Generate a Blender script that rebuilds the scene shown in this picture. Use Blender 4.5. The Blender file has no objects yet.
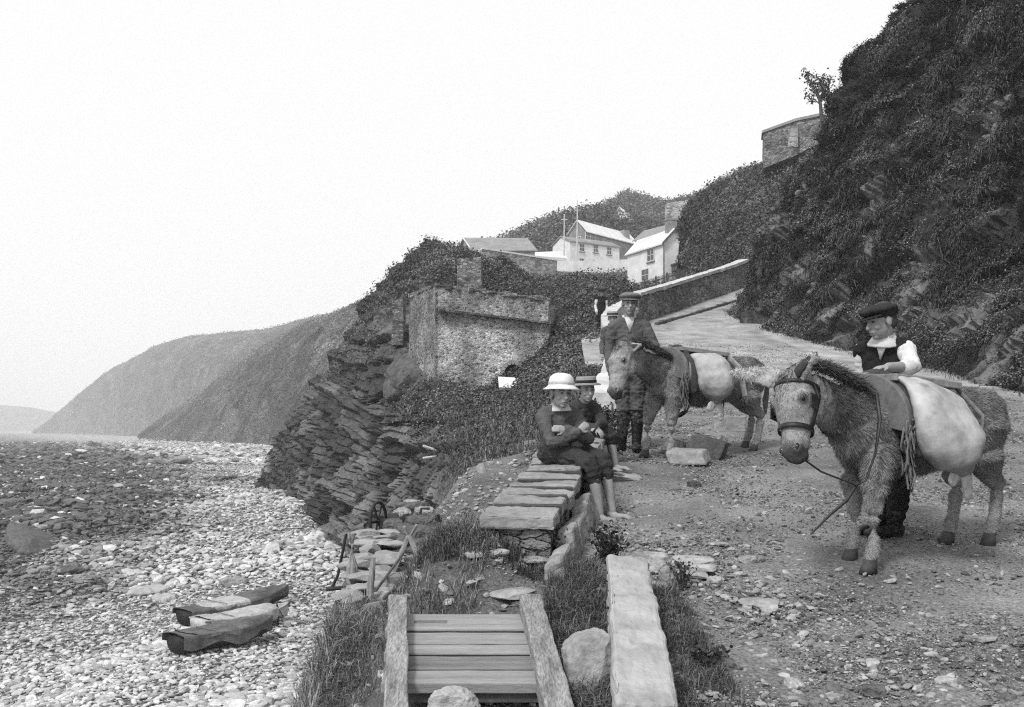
import bpy, math, random
import numpy as np
from mathutils import Vector, Matrix

RNG = np.random.default_rng(7)
random.seed(7)
SC = bpy.context.scene
COL = SC.collection
FPX, HOR, CX = 1000.0, 428.0, 512.0

# ------------------------------------------------------------------ camera, sky, sun, exposure
cam = bpy.data.cameras.new("camera")
cam.sensor_width = 36.0
cam.lens = 36.0 * FPX / 1024.0
cam.shift_y = (HOR - 353.5) / 1024.0
cam.clip_start = 0.1
cam.clip_end = 30000
camo = bpy.data.objects.new("camera", cam)
COL.objects.link(camo)
camo.rotation_euler = (math.radians(90), 0, 0)
SC.camera = camo

SUN_EL, SUN_AZ = 50.0, -146.0      # azimuth measured from +Y (away from the camera) towards +X
w = bpy.data.worlds.new("World")
SC.world = w
w.use_nodes = True
nt = w.node_tree
bg = nt.nodes["Background"]
sky = nt.nodes.new("ShaderNodeTexSky")
sky.sky_type = 'NISHITA'
sky.sun_disc = False
sky.sun_elevation = math.radians(SUN_EL)
sky.sun_rotation = math.radians(SUN_AZ)
bw = nt.nodes.new("ShaderNodeRGBToBW")
mx = nt.nodes.new("ShaderNodeMix")
mx.data_type = 'RGBA'
mx.inputs[0].default_value = 0.86           # overcast layer of even brightness over the clear sky
nt.links.new(sky.outputs[0], bw.inputs[0])
nt.links.new(bw.outputs[0], mx.inputs[6])
mx.inputs[7].default_value = (9.7, 9.7, 9.7, 1)
nt.links.new(mx.outputs[2], bg.inputs[0])
bg.inputs[1].default_value = 0.0605
sl = bpy.data.lights.new("sun", 'SUN')
sl.energy = 1.5
sl.angle = math.radians(12)
sl.color = (1, 1, 1)
so = bpy.data.objects.new("sun", sl)
COL.objects.link(so)
_e, _a = math.radians(SUN_EL), math.radians(SUN_AZ)
sdir = Vector((math.sin(_a) * math.cos(_e), math.cos(_a) * math.cos(_e), math.sin(_e)))
so.rotation_euler = sdir.to_track_quat('Z', 'Y').to_euler()
SC.view_settings.view_transform = 'Standard'
SC.view_settings.look = 'None'
SC.view_settings.exposure = 0.95
SC.view_settings.gamma = 1.0
SC.view_settings.use_curve_mapping = False
SC.cycles.use_denoising = False
SC.cycles.filter_width = 1.15
SC.cycles.max_bounces = 6
SC.cycles.diffuse_bounces = 3
SC.cycles.volume_bounces = 4
SC.cycles.caustics_reflective = False
SC.cycles.caustics_refractive = False

# ------------------------------------------------------------------ helpers
def P(px, py, d):
    return np.array([(px - CX) / FPX * d, d, (HOR - py) / FPX * d])

def interp(x, xs, ys):
    return np.interp(x, xs, ys)

def smooth(a, b, x):
    t = np.clip((np.asarray(x, float) - a) / (b - a), 0, 1)
    return t * t * (3 - 2 * t)

_perm = np.random.default_rng(3).permutation(256)
_perm = np.concatenate([_perm, _perm, _perm])
_grad = np.random.default_rng(4).normal(size=(256, 3))
_grad /= np.linalg.norm(_grad, axis=1)[:, None]

def perlin(p):
    p = np.asarray(p, float)
    i = np.floor(p).astype(int)
    f = p - i
    u = f * f * f * (f * (f * 6 - 15) + 10)
    i &= 255
    out = np.zeros(len(p))
    for dx in (0, 1):
        for dy in (0, 1):
            for dz in (0, 1):
                h = _perm[_perm[_perm[(i[:, 0] + dx) & 255] + ((i[:, 1] + dy) & 255)] + ((i[:, 2] + dz) & 255)]
                g = _grad[h]
                d = g[:, 0] * (f[:, 0] - dx) + g[:, 1] * (f[:, 1] - dy) + g[:, 2] * (f[:, 2] - dz)
                wgt = (u[:, 0] if dx else 1 - u[:, 0]) * (u[:, 1] if dy else 1 - u[:, 1]) * (u[:, 2] if dz else 1 - u[:, 2])
                out += d * wgt
    return out * 1.6

def fbm(p, octv=4, gain=0.5, lac=2.03):
    p = np.asarray(p, float)
    a, s, o = 1.0, 0.0, 0.0
    for k in range(octv):
        o = o + a * perlin(p + 17.3 * k)
        s += a
        a *= gain
        p = p * lac
    return o / s

def ridged(p, octv=4):
    p = np.asarray(p, float)
    a, s, o = 1.0, 0.0, 0.0
    for k in range(octv):
        o = o + a * (1 - np.abs(perlin(p + 9.1 * k)) * 2)
        s += a
        a *= 0.5
        p = p * 2.1
    return o / s

def link(o, parent=None):
    COL.objects.link(o)
    if parent is not None:
        o.parent = parent
    return o

def raw_mesh(name, v, f, cols=None, smooth_sh=True, normals=None):
    v = np.asarray(v, np.float32)
    f = np.asarray(f, np.int32)
    m = bpy.data.meshes.new(name)
    n, k = f.shape
    m.vertices.add(len(v)); m.vertices.foreach_set("co", v.ravel())
    m.loops.add(n * k); m.loops.foreach_set("vertex_index", f.ravel())
    m.polygons.add(n)
    m.polygons.foreach_set("loop_start", np.arange(0, n * k, k, dtype=np.int32))
    m.polygons.foreach_set("loop_total", np.full(n, k, np.int32))
    m.polygons.foreach_set("use_smooth", np.full(n, bool(smooth_sh)))
    m.update(calc_edges=True)
    if cols is not None:
        set_cols(m, cols)
    if normals is not None:
        m.normals_split_custom_set_from_vertices(np.asarray(normals, np.float32))
    return m

def set_cols(m, c):
    c = np.asarray(c, np.float32)
    if c.ndim == 1:
        c = np.stack([c, c, c, np.ones_like(c)], 1)
    a = m.color_attributes.new("Col", 'FLOAT_COLOR', 'POINT')
    a.data.foreach_set("color", c.ravel())

def mesh_obj(name, m, mat, parent=None):
    if parent is not None:
        l = parent.location
        m.transform(Matrix.Translation((-l.x, -l.y, -l.z)))
    m.materials.append(mat)
    o = bpy.data.objects.new(name, m)
    return link(o, parent)

def tag(o, label, cat, group=None):
    o['label'] = label
    o['category'] = cat
    o['kind'] = 'thing'
    if group:
        o['group'] = group
    return o

def thing(name, label, cat, loc, group=None):
    o = bpy.data.objects.new(name, None)
    o.empty_display_size = 0.1
    o.location = tuple(float(x) for x in loc)
    link(o)
    return tag(o, label, cat, group)

def structure(o):
    o['kind'] = 'structure'
    return o

def stuff(o, label=None):
    o['kind'] = 'stuff'
    if label:
        o['label'] = label
    return o

def norm(v):
    v = np.asarray(v, float)
    return v / (np.linalg.norm(v) + 1e-12)

class MB:
    """collects closed pieces of ONE part and links them as one mesh"""
    def __init__(s):
        s.v, s.f, s.n = [], [], 0
    def add(s, v, f):
        s.v.append(np.asarray(v, float))
        s.f += [tuple(i + s.n for i in q) for q in f]
        s.n += len(v)
        return s
    def hexa(s, c):
        """eight corners: bottom ring 0-3, top ring 4-7"""
        return s.add(c, [(3, 2, 1, 0), (4, 5, 6, 7), (0, 1, 5, 4), (1, 2, 6, 5), (2, 3, 7, 6), (3, 0, 4, 7)])
    def box(s, c, e1, e2, e3):
        c, e1, e2, e3 = [np.asarray(x, float) for x in (c, e1, e2, e3)]
        q = [c + a * e1 + b * e2 - e3 for a, b in ((-1, -1), (1, -1), (1, 1), (-1, 1))]
        q += [c + a * e1 + b * e2 + e3 for a, b in ((-1, -1), (1, -1), (1, 1), (-1, 1))]
        return s.hexa(q)
    def tube(s, path, rad, n=10, up=(0, 0, 1), round_ends=True):
        """rad: list of r or (r_side, r_up)"""
        path = np.asarray(path, float)
        rad = [(r, r) if np.isscalar(r) else tuple(r) for r in rad]
        if round_ends:
            t0, t1 = norm(path[0] - path[1]), norm(path[-1] - path[-2])
            r0, r1 = rad[0], rad[-1]
            a0, a1 = min(r0) , min(r1)
            path = np.vstack([path[0] + t0 * a0 * .95, path[0] + t0 * a0 * .7, path, path[-1] + t1 * a1 * .7, path[-1] + t1 * a1 * .95])
            rad = [(r0[0] * .3, r0[1] * .3), (r0[0] * .72, r0[1] * .72)] + rad + [(r1[0] * .72, r1[1] * .72), (r1[0] * .3, r1[1] * .3)]
        k = len(path)
        vs = []
        up = np.asarray(up, float)
        for i in range(k):
            t = norm(path[min(i + 1, k - 1)] - path[max(i - 1, 0)])
            a = np.cross(t, up)
            if np.linalg.norm(a) < 1e-3:
                a = np.cross(t, np.array([0.3, 1, 0.1]))
            a = norm(a)
            b = np.cross(a, t)
            for j in range(n):
                th = 2 * math.pi * j / n
                vs.append(path[i] + a * rad[i][0] * math.cos(th) + b * rad[i][1] * math.sin(th))
        fs = []
        for i in range(k - 1):
            for j in range(n):
                j2 = (j + 1) % n
                fs.append((i * n + j, i * n + j2, (i + 1) * n + j2, (i + 1) * n + j))
        fs.append(tuple(range(n))[::-1])
        fs.append(tuple((k - 1) * n + j for j in range(n)))
        return s.add(vs, fs)
    def ell(s, c, ax, n=12, m=8):
        """ellipsoid with axis vectors ax (3 rows)"""
        c = np.asarray(c, float)
        ax = np.asarray(ax, float)
        vs = [c - ax[2]]
        for i in range(1, m):
            ph = math.pi * i / m
            for j in range(n):
                th = 2 * math.pi * j / n
                vs.append(c + ax[0] * math.sin(ph) * math.cos(th) + ax[1] * math.sin(ph) * math.sin(th) - ax[2] * math.cos(ph))
        vs.append(c + ax[2])
        fs = [(0, 1 + (j + 1) % n, 1 + j) for j in range(n)]
        for i in range(m - 2):
            for j in range(n):
                a, b = 1 + i * n + j, 1 + i * n + (j + 1) % n
                fs.append((a, b, b + n, a + n))
        e = len(vs) - 1
        fs += [(e, 1 + (m - 2) * n + j, 1 + (m - 2) * n + (j + 1) % n) for j in range(n)]
        return s.add(vs, fs)
    def ball(s, c, r, n=12, m=8):
        return s.ell(c, np.eye(3) * r, n, m)
    def lathe(s, c, prof, axu, axr, axf, n=20):
        """prof: (radius, height); closed shell"""
        c = np.asarray(c, float)
        vs = []
        for r, h in prof:
            for j in range(n):
                th = 2 * math.pi * j / n
                vs.append(c + axr * r * math.cos(th) + axf * r * math.sin(th) + axu * h)
        fs = []
        k = len(prof)
        for i in range(k - 1):
            for j in range(n):
                j2 = (j + 1) % n
                fs.append((i * n + j, i * n + j2, (i + 1) * n + j2, (i + 1) * n + j))
        fs.append(tuple(range(n))[::-1])
        fs.append(tuple((k - 1) * n + j for j in range(n)))
        return s.add(vs, fs)
    def mesh(s, name, smooth_sh=False):
        m = bpy.data.meshes.new(name)
        m.from_pydata(np.vstack(s.v).tolist(), [], s.f)
        m.polygons.foreach_set("use_smooth", np.full(len(m.polygons), bool(smooth_sh)))
        m.update()
        return m
    def build(s, name, mat, parent=None, smooth_sh=False, bevel=0, seg=2, rough=0, rscale=4, sub=0):
        m = s.mesh(name, smooth_sh)
        if bevel or sub:
            m = mod_mesh(m, bevel=bevel, seg=seg, sub=sub)
        if rough:
            jitter(m, rough, rscale)
        return mesh_obj(name, m, mat, parent)
    def blob(s, name, mat, parent=None, voxel=0.01, it=5, rough=0, rscale=20, colfn=None, crease=0):
        m = mod_mesh(s.mesh(name), voxel=voxel, it=it)
        if crease:
            c, n = coords(m), vnormals(m)
            q = c * np.array([9, 9, 17]) + .8 * np.stack([fbm(c * 6, 2), fbm(c * 6 + 9, 2), fbm(c * 6 + 21, 2)], 1)
            c = c + n * ((ridged(q, 2) - .5) * crease)[:, None]
            m.vertices.foreach_set('co', c.astype(np.float32).ravel()); m.update()
        if rough:
            jitter(m, rough, rscale)
        m.polygons.foreach_set("use_smooth", np.full(len(m.polygons), True))
        if colfn is not None:
            set_cols(m, colfn(coords(m)))
        return mesh_obj(name, m, mat, parent)

def coords(m):
    a = np.empty(len(m.vertices) * 3, np.float32)
    m.vertices.foreach_get("co", a)
    return a.reshape(-1, 3).astype(float)

def vnormals(m):
    a = np.empty(len(m.vertices) * 3, np.float32)
    m.vertices.foreach_get("normal", a)
    return a.reshape(-1, 3).astype(float)

def jitter(m, amp, scale, octv=3):
    c, n = coords(m), vnormals(m)
    c = c + n * (fbm(c * scale, octv) * amp)[:, None]
    m.vertices.foreach_set("co", c.astype(np.float32).ravel())
    m.update()

def mod_mesh(m, bevel=0, seg=2, sub=0, voxel=0, it=0):
    o = bpy.data.objects.new("work", m)
    COL.objects.link(o)
    if voxel:
        r = o.modifiers.new("r", 'REMESH'); r.mode = 'VOXEL'; r.voxel_size = voxel
        if it:
            q = o.modifiers.new("s", 'SMOOTH'); q.factor = 0.5; q.iterations = it
    if bevel:
        b = o.modifiers.new("b", 'BEVEL'); b.width = bevel; b.segments = seg; b.limit_method = 'ANGLE'; b.angle_limit = 0.6
    if sub:
        b = o.modifiers.new("u", 'SUBSURF'); b.levels = sub; b.subdivision_type = 'SIMPLE'
    dg = bpy.context.evaluated_depsgraph_get()
    ev = o.evaluated_get(dg)
    out = bpy.data.meshes.new_from_object(ev)
    bpy.data.objects.remove(o)
    out.name = m.name
    bpy.data.meshes.remove(m)
    return out

# ------------------------------------------------------------------ materials (the photograph is black and white: all greys)
def _nodes(name):
    m = bpy.data.materials.new(name)
    m.use_nodes = True
    t = m.node_tree
    b = t.nodes["Principled BSDF"]
    if "Specular IOR Level" in b.inputs:
        b.inputs["Specular IOR Level"].default_value = 0.2
    return m, t, b

def _g(v):
    return (v, v, v, 1)

def _mapping(t, stretch=(1, 1, 1), rot=(0, 0, 0)):
    tc = t.nodes.new("ShaderNodeTexCoord")
    mp = t.nodes.new("ShaderNodeMapping")
    mp.inputs["Scale"].default_value = stretch
    mp.inputs["Rotation"].default_value = rot
    t.links.new(tc.outputs["Object"], mp.inputs[0])
    return mp

def _noise(t, mp, scale, detail=4, rough=0.6):
    n = t.nodes.new("ShaderNodeTexNoise")
    n.inputs["Scale"].default_value = scale
    n.inputs["Detail"].default_value = detail
    n.inputs["Roughness"].default_value = rough
    t.links.new(mp.outputs[0], n.inputs["Vector"])
    return n

def _ramp(t, src, lo, hi, a, b):
    r = t.nodes.new("ShaderNodeMapRange")
    r.inputs["From Min"].default_value = lo
    r.inputs["From Max"].default_value = hi
    r.inputs["To Min"].default_value = a
    r.inputs["To Max"].default_value = b
    t.links.new(src, r.inputs["Value"])
    return r.outputs[0]

def _mul(t, a, b, op='MULTIPLY'):
    m = t.nodes.new("ShaderNodeMath")
    m.operation = op
    for i, x in enumerate((a, b)):
        if isinstance(x, (int, float)):
            m.inputs[i].default_value = x
        else:
            t.links.new(x, m.inputs[i])
    return m.outputs[0]

def mat(name, lo, hi, scale=3, detail=5, rough=0.85, bump=0.3, bscale=30, stretch=(1, 1, 1), rot=(0, 0, 0), attr=False, dist=0.02, fine=0.25, spec=0.2):
    m, t, b = _nodes(name)
    mp = _mapping(t, stretch, rot)
    n1 = _noise(t, mp, scale, detail)
    v = _ramp(t, n1.outputs[0], 0.3, 0.7, lo, hi)
    n2 = _noise(t, mp, bscale, 4, 0.65)
    v = _mul(t, v, _ramp(t, n2.outputs[0], 0.3, 0.7, 1 - fine, 1 + fine))
    if attr:
        a = t.nodes.new("ShaderNodeVertexColor")
        a.layer_name = "Col"
        v = _mul(t, v, a.outputs[0])
    t.links.new(v, b.inputs["Base Color"])
    b.inputs["Roughness"].default_value = rough
    b.inputs["Specular IOR Level"].default_value = spec
    if bump:
        bp = t.nodes.new("ShaderNodeBump")
        bp.inputs["Strength"].default_value = bump
        bp.inputs["Distance"].default_value = dist
        t.links.new(n2.outputs[0], bp.inputs["Height"])
        t.links.new(bp.outputs[0], b.inputs["Normal"])
    return m

def masonry(name, lo, hi, mortar, scale=3.0, squash=1.8, bump=0.8, dist=0.05, blotch=0.35, attr=False, edge=0.06):
    m, t, b = _nodes(name)
    mp = _mapping(t, (1, 1, squash))
    nz = _noise(t, mp, scale * 1.3, 3)
    add = t.nodes.new("ShaderNodeMix"); add.data_type = 'VECTOR'
    add.inputs[0].default_value = 0.12
    t.links.new(mp.outputs[0], add.inputs[4])
    t.links.new(nz.outputs["Color"], add.inputs[5])
    vo = t.nodes.new("ShaderNodeTexVoronoi"); vo.feature = 'F1'
    vo.inputs["Scale"].default_value = scale
    ve = t.nodes.new("ShaderNodeTexVoronoi"); ve.feature = 'DISTANCE_TO_EDGE'
    ve.inputs["Scale"].default_value = scale
    t.links.new(add.outputs[1], vo.inputs["Vector"])
    t.links.new(add.outputs[1], ve.inputs["Vector"])
    s = t.nodes.new("ShaderNodeSeparateColor")
    t.links.new(vo.outputs["Color"], s.inputs[0])
    v = _ramp(t, s.outputs[0], 0, 1, lo, hi)
    nf = _noise(t, mp, scale * 9, 4)
    v = _mul(t, v, _ramp(t, nf.outputs[0], 0.3, 0.7, 0.75, 1.25))
    nb = _noise(t, mp, 0.45, 4)
    e = _ramp(t, ve.outputs[0], edge * 0.3, edge, 0, 1)
    mxn = t.nodes.new("ShaderNodeMix")
    mxn.data_type = 'FLOAT'
    t.links.new(e, mxn.inputs[0])
    mxn.inputs[2].default_value = mortar
    t.links.new(v, mxn.inputs[3])
    v = _mul(t, mxn.outputs[0], _ramp(t, nb.outputs[0], 0.35, 0.65, 1 - blotch, 1 + blotch))
    if attr:
        a = t.nodes.new("ShaderNodeVertexColor"); a.layer_name = "Col"
        v = _mul(t, v, a.outputs[0])
    t.links.new(v, b.inputs["Base Color"])
    b.inputs["Roughness"].default_value = 0.92
    h = _mul(t, _ramp(t, ve.outputs[0], 0, edge * 2, 0, 1), _mul(t, nf.outputs[0], 0.5), 'ADD')
    bp = t.nodes.new("ShaderNodeBump")
    bp.inputs["Strength"].default_value = bump
    bp.inputs["Distance"].default_value = dist
    t.links.new(h, bp.inputs["Height"])
    t.links.new(bp.outputs[0], b.inputs["Normal"])
    return m

def plain_attr(name, mult=1.0, rough=0.9, spec=0.1):
    m, t, b = _nodes(name)
    a = t.nodes.new("ShaderNodeVertexColor"); a.layer_name = "Col"
    t.links.new(_mul(t, a.outputs[0], mult), b.inputs["Base Color"])
    b.inputs["Roughness"].default_value = rough
    b.inputs["Specular IOR Level"].default_value = spec
    return m

M_ROAD = mat("road_grit", 0.12, 0.27, 1.4, 9, 0.95, 0.9, 60, dist=0.012, fine=0.6, attr=True)
M_SHINGLE = masonry("beach_shingle", 0.2, 0.52, 0.1, 2.6, 1.0, 1.0, 0.12, 0.3, attr=True, edge=0.2)
M_PEBBLE = mat("pebbles", 0.8, 1.2, 6, 4, 0.9, 0.3, 30, attr=True)
M_ROCK = mat("cliff_rock", 0.6, 1.4, 0.6, 8, 0.95, 0.7, 5.0, attr=True, dist=0.12, fine=0.45)
M_HILL = mat("hill_cover", 0.6, 1.4, 0.5, 8, 1.0, 0.8, 2.2, attr=True, dist=0.3, fine=0.45, spec=0.05)
M_FARHILL = mat("headland_cover", 0.004, 0.17, 0.03, 12, 1.0, 1.0, 0.12, attr=False, dist=9, fine=0.75, spec=0.05)
M_LEAF = plain_attr("leaves", 1.0, 0.8, 0.15)
M_GRASS = plain_attr("grass_blades", 1.0, 0.8, 0.15)
M_BASTION = masonry("bastion_rubble", 0.06, 0.5, 0.36, 10.5, 1.6, 0.9, 0.05, 0.25, attr=True, edge=0.12)
M_RUBBLE = masonry("rubble_wall", 0.08, 0.34, 0.2, 5.5, 2.0, 0.9, 0.05)
M_PALERUBBLE = masonry("pale_rubble_wall", 0.16, 0.5, 0.4, 2.2, 1.8, 0.8, 0.08)
M_DRYSTONE = masonry("dry_stone", 0.1, 0.26, 0.04, 8, 1.9, 1.0, 0.04)
M_LIME = mat("limewash", 0.6, 0.8, 1.2, 5, 0.9, 0.3, 9, fine=0.08, dist=0.03)
M_LIMEOLD = mat("worn_limewash", 0.36, 0.64, 2.0, 6, 0.92, 0.5, 14, fine=0.15, dist=0.03)
M_SLATE = mat("slate_roof", 0.2, 0.3, 0.9, 5, 0.8, 0.4, 6, stretch=(1, 1, 3), dist=0.04, fine=0.15)
M_PALEROOF = mat("pale_roof", 0.55, 0.7, 0.6, 4, 0.8, 0.2, 5, fine=0.08)
M_DARKWALL = mat("weathered_wall", 0.16, 0.3, 0.7, 5, 0.9, 0.3, 6)
M_PANE = mat("window_pane", 0.05, 0.09, 1, 2, 0.25, 0, 10, spec=0.5)
M_FRAME = mat("window_frame", 0.5, 0.6, 3, 2, 0.7, 0, 10)
M_SLAB = mat("stone_slab", 0.2, 0.38, 3.0, 6, 0.9, 0.7, 22, dist=0.02, fine=0.18)
M_KERBSTONE = mat("dressed_stone", 0.26, 0.44, 3.5, 8, 0.9, 0.9, 9, dist=0.02, fine=0.12)
M_STONE = mat("grey_stone", 0.2, 0.36, 5, 6, 0.9, 0.6, 30, dist=0.015)
M_DKSTONE = mat("dark_stone", 0.07, 0.15, 5, 6, 0.9, 0.6, 30, dist=0.015)
M_PALESTONE = mat("pale_stone", 0.3, 0.46, 5, 6, 0.9, 0.5, 30, dist=0.015)
M_WOOD = mat("weathered_planks", 0.22, 0.36, 2.0, 10, 0.85, 0.6, 26, stretch=(.8, 11, 12), dist=0.004, fine=0.22)
M_WOODD = mat("darker_planks", 0.13, 0.24, 2.0, 10, 0.85, 0.6, 26, stretch=(.8, 11, 12), dist=0.004, fine=0.28)
M_BEAM = mat("weathered_beam", 0.14, 0.36, 2.6, 9, 0.85, 0.7, 14, stretch=(12, 1.4, 10), dist=0.008, fine=0.5)
M_POST = mat("weathered_post", 0.18, 0.36, 3, 7, 0.9, 0.5, 10, stretch=(12, 12, 1), dist=0.008, fine=0.3)
M_OLDWOOD = mat("old_wood", 0.16, 0.34, 6, 6, 0.85, 0.4, 30, dist=0.006)
M_DKWOOD = mat("dark_wood", 0.05, 0.12, 6, 6, 0.8, 0.4, 30, dist=0.006)
M_IRON = mat("rusty_iron", 0.02, 0.05, 10, 5, 0.7, 0.4, 40, dist=0.004)
M_SKIN = mat("skin", 0.25, 0.32, 12, 4, 0.6, 0.15, 60, dist=0.003, fine=0.06, spec=0.35)
M_DIRTYSKIN = mat("dusty_skin", 0.27, 0.36, 10, 5, 0.65, 0.2, 60, dist=0.003, fine=0.1, spec=0.3)
M_HAIR = mat("dark_hair", 0.03, 0.07, 30, 4, 0.6, 0.6, 90, dist=0.004)
M_EYE = mat("eye", 0.015, 0.025, 10, 1, 0.2, 0, 10, spec=0.5)
M_JUMPER = mat("knitted_jumper", 0.04, 0.065, 9, 4, 0.95, 0.6, 130, dist=0.004, fine=0.35)
M_JUMPERG = mat("grey_jumper", 0.075, 0.12, 9, 4, 0.95, 0.6, 130, dist=0.004, fine=0.35)
M_TROUSER = mat("wool_trousers", 0.03, 0.055, 8, 5, 0.95, 0.5, 90, dist=0.004, fine=0.3)
M_TWEED = mat("tweed_trousers", 0.07, 0.12, 8, 5, 0.95, 0.5, 90, dist=0.004, fine=0.35)
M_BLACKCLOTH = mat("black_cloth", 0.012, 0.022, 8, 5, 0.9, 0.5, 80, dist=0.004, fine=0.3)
M_LEATHER = mat("black_leather", 0.012, 0.03, 12, 5, 0.5, 0.4, 40, dist=0.004, spec=0.4)
M_SHIRT = mat("white_shirt", 0.55, 0.7, 6, 4, 0.9, 0.4, 25, dist=0.01, fine=0.12)
M_HAT = mat("white_hat", 0.62, 0.78, 10, 4, 0.9, 0.3, 70, dist=0.003, fine=0.06)
M_STRAW = mat("straw_hat", 0.22, 0.3, 20, 4, 0.9, 0.4, 120, dist=0.003)
M_BAND = mat("hat_band", 0.02, 0.03, 20, 3, 0.8, 0.2, 80)
M_CAPG = mat("grey_cap", 0.13, 0.2, 20, 4, 0.95, 0.5, 90, dist=0.004)
M_CAPD = mat("dark_cap", 0.02, 0.035, 20, 4, 0.95, 0.5, 90, dist=0.004)
M_SACK = mat("hide_sack", 0.3, 0.56, 4.5, 6, 0.8, 0.5, 14, dist=0.012, fine=0.12, attr=True)
M_CLOTH = mat("pale_cloth", 0.38, 0.52, 8, 4, 0.9, 0.4, 30)
M_TARP = mat("dark_tarpaulin", 0.06, 0.13, 1.6, 6, 0.85, 0.6, 7, dist=0.05, fine=0.25)
M_TARPL = mat("pale_tarpaulin", 0.3, 0.5, 1.2, 6, 0.85, 0.5, 7, dist=0.04)
M_TARPG = mat("grey_tarpaulin", 0.06, 0.17, 1.6, 6, 0.85, 0.6, 7, dist=0.05, fine=0.25)
M_HULLD = mat("tarred_hull", 0.02, 0.04, 2, 5, 0.7, 0.3, 10)
M_HULLW = mat("painted_hull", 0.4, 0.55, 2, 5, 0.7, 0.3, 10)
M_COAT = mat("donkey_coat", 0.75, 1.25, 5, 6, 0.95, 0.6, 40, attr=True, dist=0.008, fine=0.2, spec=0.08)
M_FUR = plain_attr("donkey_fur", 1.0, 0.8, 0.1)
M_HOOF = mat("hoof", 0.04, 0.09, 12, 4, 0.7, 0.4, 50, dist=0.004)
M_ROPE = mat("rope", 0.12, 0.2, 30, 3, 0.95, 0.5, 150, dist=0.004)
M_SADDLE = mat("saddle_wood", 0.12, 0.2, 5, 6, 0.8, 0.4, 25, dist=0.005)
M_SADDLEDK = mat("saddle_pad", 0.03, 0.07, 8, 5, 0.9, 0.5, 40, dist=0.006)
M_BARK = mat("bark", 0.05, 0.1, 8, 5, 0.95, 0.6, 20)

m, t, b = _nodes("sea_water")
b.inputs["Base Color"].default_value = _g(0.3)
b.inputs["Roughness"].default_value = 0.25
_mp = _mapping(t, (1, 1, 1)); _n = _noise(t, _mp, 0.15, 4)
_b = t.nodes.new("ShaderNodeBump"); _b.inputs["Strength"].default_value = 0.3; _b.inputs["Distance"].default_value = 0.5
t.links.new(_n.outputs[0], _b.inputs["Height"]); t.links.new(_b.outputs[0], b.inputs["Normal"])
M_SEA = m

# ------------------------------------------------------------------ the lie of the land
def G(y):
    y = np.asarray(y, float)
    return -1.45 + 0.117 * y + 0.0033 * np.maximum(0, y - 18) ** 2

def road_left(y):
    return interp(y, [2, 5, 9, 12, 14.4, 16, 18, 20, 24, 28, 31, 33, 36, 40, 44, 50], [-.2, .15, .75, 1.1, 1.3, 1.6, 1.9, 2.16, 2.48, 2.68, 2.85, 3.3, 4.5, 6.7, 9.2, 13])

def terrace_edge(y):
    return interp(y, [1, 3, 4.5, 5.5, 6.5, 7.5, 9, 9.8, 10.8], [-.6, -.72, -.95, -1.0, -1.02, -1.1, -1.25, -.6, .35])

def wall_x(y):
    return 0.165 * (y - 5.1)

def ground_z(x, y):
    """road, path and the lower terrace beside the sitting wall"""
    x = np.asarray(x, float); y = np.asarray(y, float)
    z = G(y)
    low = smooth(0.12, -0.12, x - wall_x(y)) * smooth(11, 9.5, y) * smooth(3.6, 4.6, y + 0.6)
    z = z + (0.17 * smooth(6.6, 5.4, y) - 0.12 * smooth(6.2, 7.4, y)) * low * smooth(4.7, 5.35, y)
    z = z - 0.05 * smooth(0.25, 0.1, x) * smooth(5.0, 4.6, y)
    z = z - 0.3 * smooth(0.2, 0.08, x) * smooth(-.62, -.5, x) * smooth(3.8, 3.66, y)
    z = z + 0.07 * smooth(1.1, 0.2, np.abs(x - wall_x(y))) * smooth(7.5, 6, y) * smooth(4.2, 5, y)
    z = z - 0.46 * smooth(-0.36, -0.8, x) * smooth(11, 9, y)
    e = terrace_edge(y)
    off = np.maximum(0, e - x)
    z = z - np.where(y < 11, 2.6 * np.maximum(0, off) + 1.2 * np.minimum(off, .4) ** 2, 0)
    return z

def beach_z(x, y):
    x = np.asarray(x, float); y = np.asarray(y, float)
    z = -6.5 + 1.25 * smooth(34, 62, y) - 2.9 * smooth(20, 360, -x - 0.03 * y)
    return z - 0.9 * smooth(-9, -14, x) * smooth(60, 25, y)

def grid_faces(nu, nv):
    a = (np.arange(nu - 1)[:, None] * nv + np.arange(nv - 1)[None, :]).ravel()
    return np.stack([a, a + nv, a + nv + 1, a + 1], 1)

# beach: a polar sheet from below the terrace out to the far shore
nr, na = 420, 300
rr = np.exp(np.linspace(math.log(13), math.log(1800), nr))
tt = np.linspace(-0.72, -0.02, na)
X = rr[:, None] * tt[None, :]
Y = np.repeat(rr[:, None], na, 1)
v = np.stack([X.ravel(), Y.ravel(), np.zeros(nr * na)], 1)
v[:, 2] = beach_z(v[:, 0], v[:, 1])
def beach_dark(x, y):
    """seaweed-covered reef: 1 dark"""
    q = np.stack([x * 0.05, y * 0.03, np.zeros_like(x)], 1)
    px = x / y * 1000 + 512
    lim = interp(np.log(y), np.log([20, 34, 42, 55, 75, 110, 200, 500, 2000]), [-60, 10, 90, 190, 235, 225, 150, 70, 0])
    return smooth(45, -75, px - lim + 130 * fbm(q * 2.2, 4)) * smooth(30, 44, y)
dk = beach_dark(v[:, 0], v[:, 1])
v[:, 2] += fbm(v * np.array([.35, .35, 0]), 4) * 0.22 * smooth(13, 25, v[:, 1]) + dk * ridged(v * np.array([.22, .12, 0]), 3) * 0.35
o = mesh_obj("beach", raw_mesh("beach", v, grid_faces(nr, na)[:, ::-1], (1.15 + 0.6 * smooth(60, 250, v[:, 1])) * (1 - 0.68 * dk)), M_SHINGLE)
structure(o)

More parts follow.
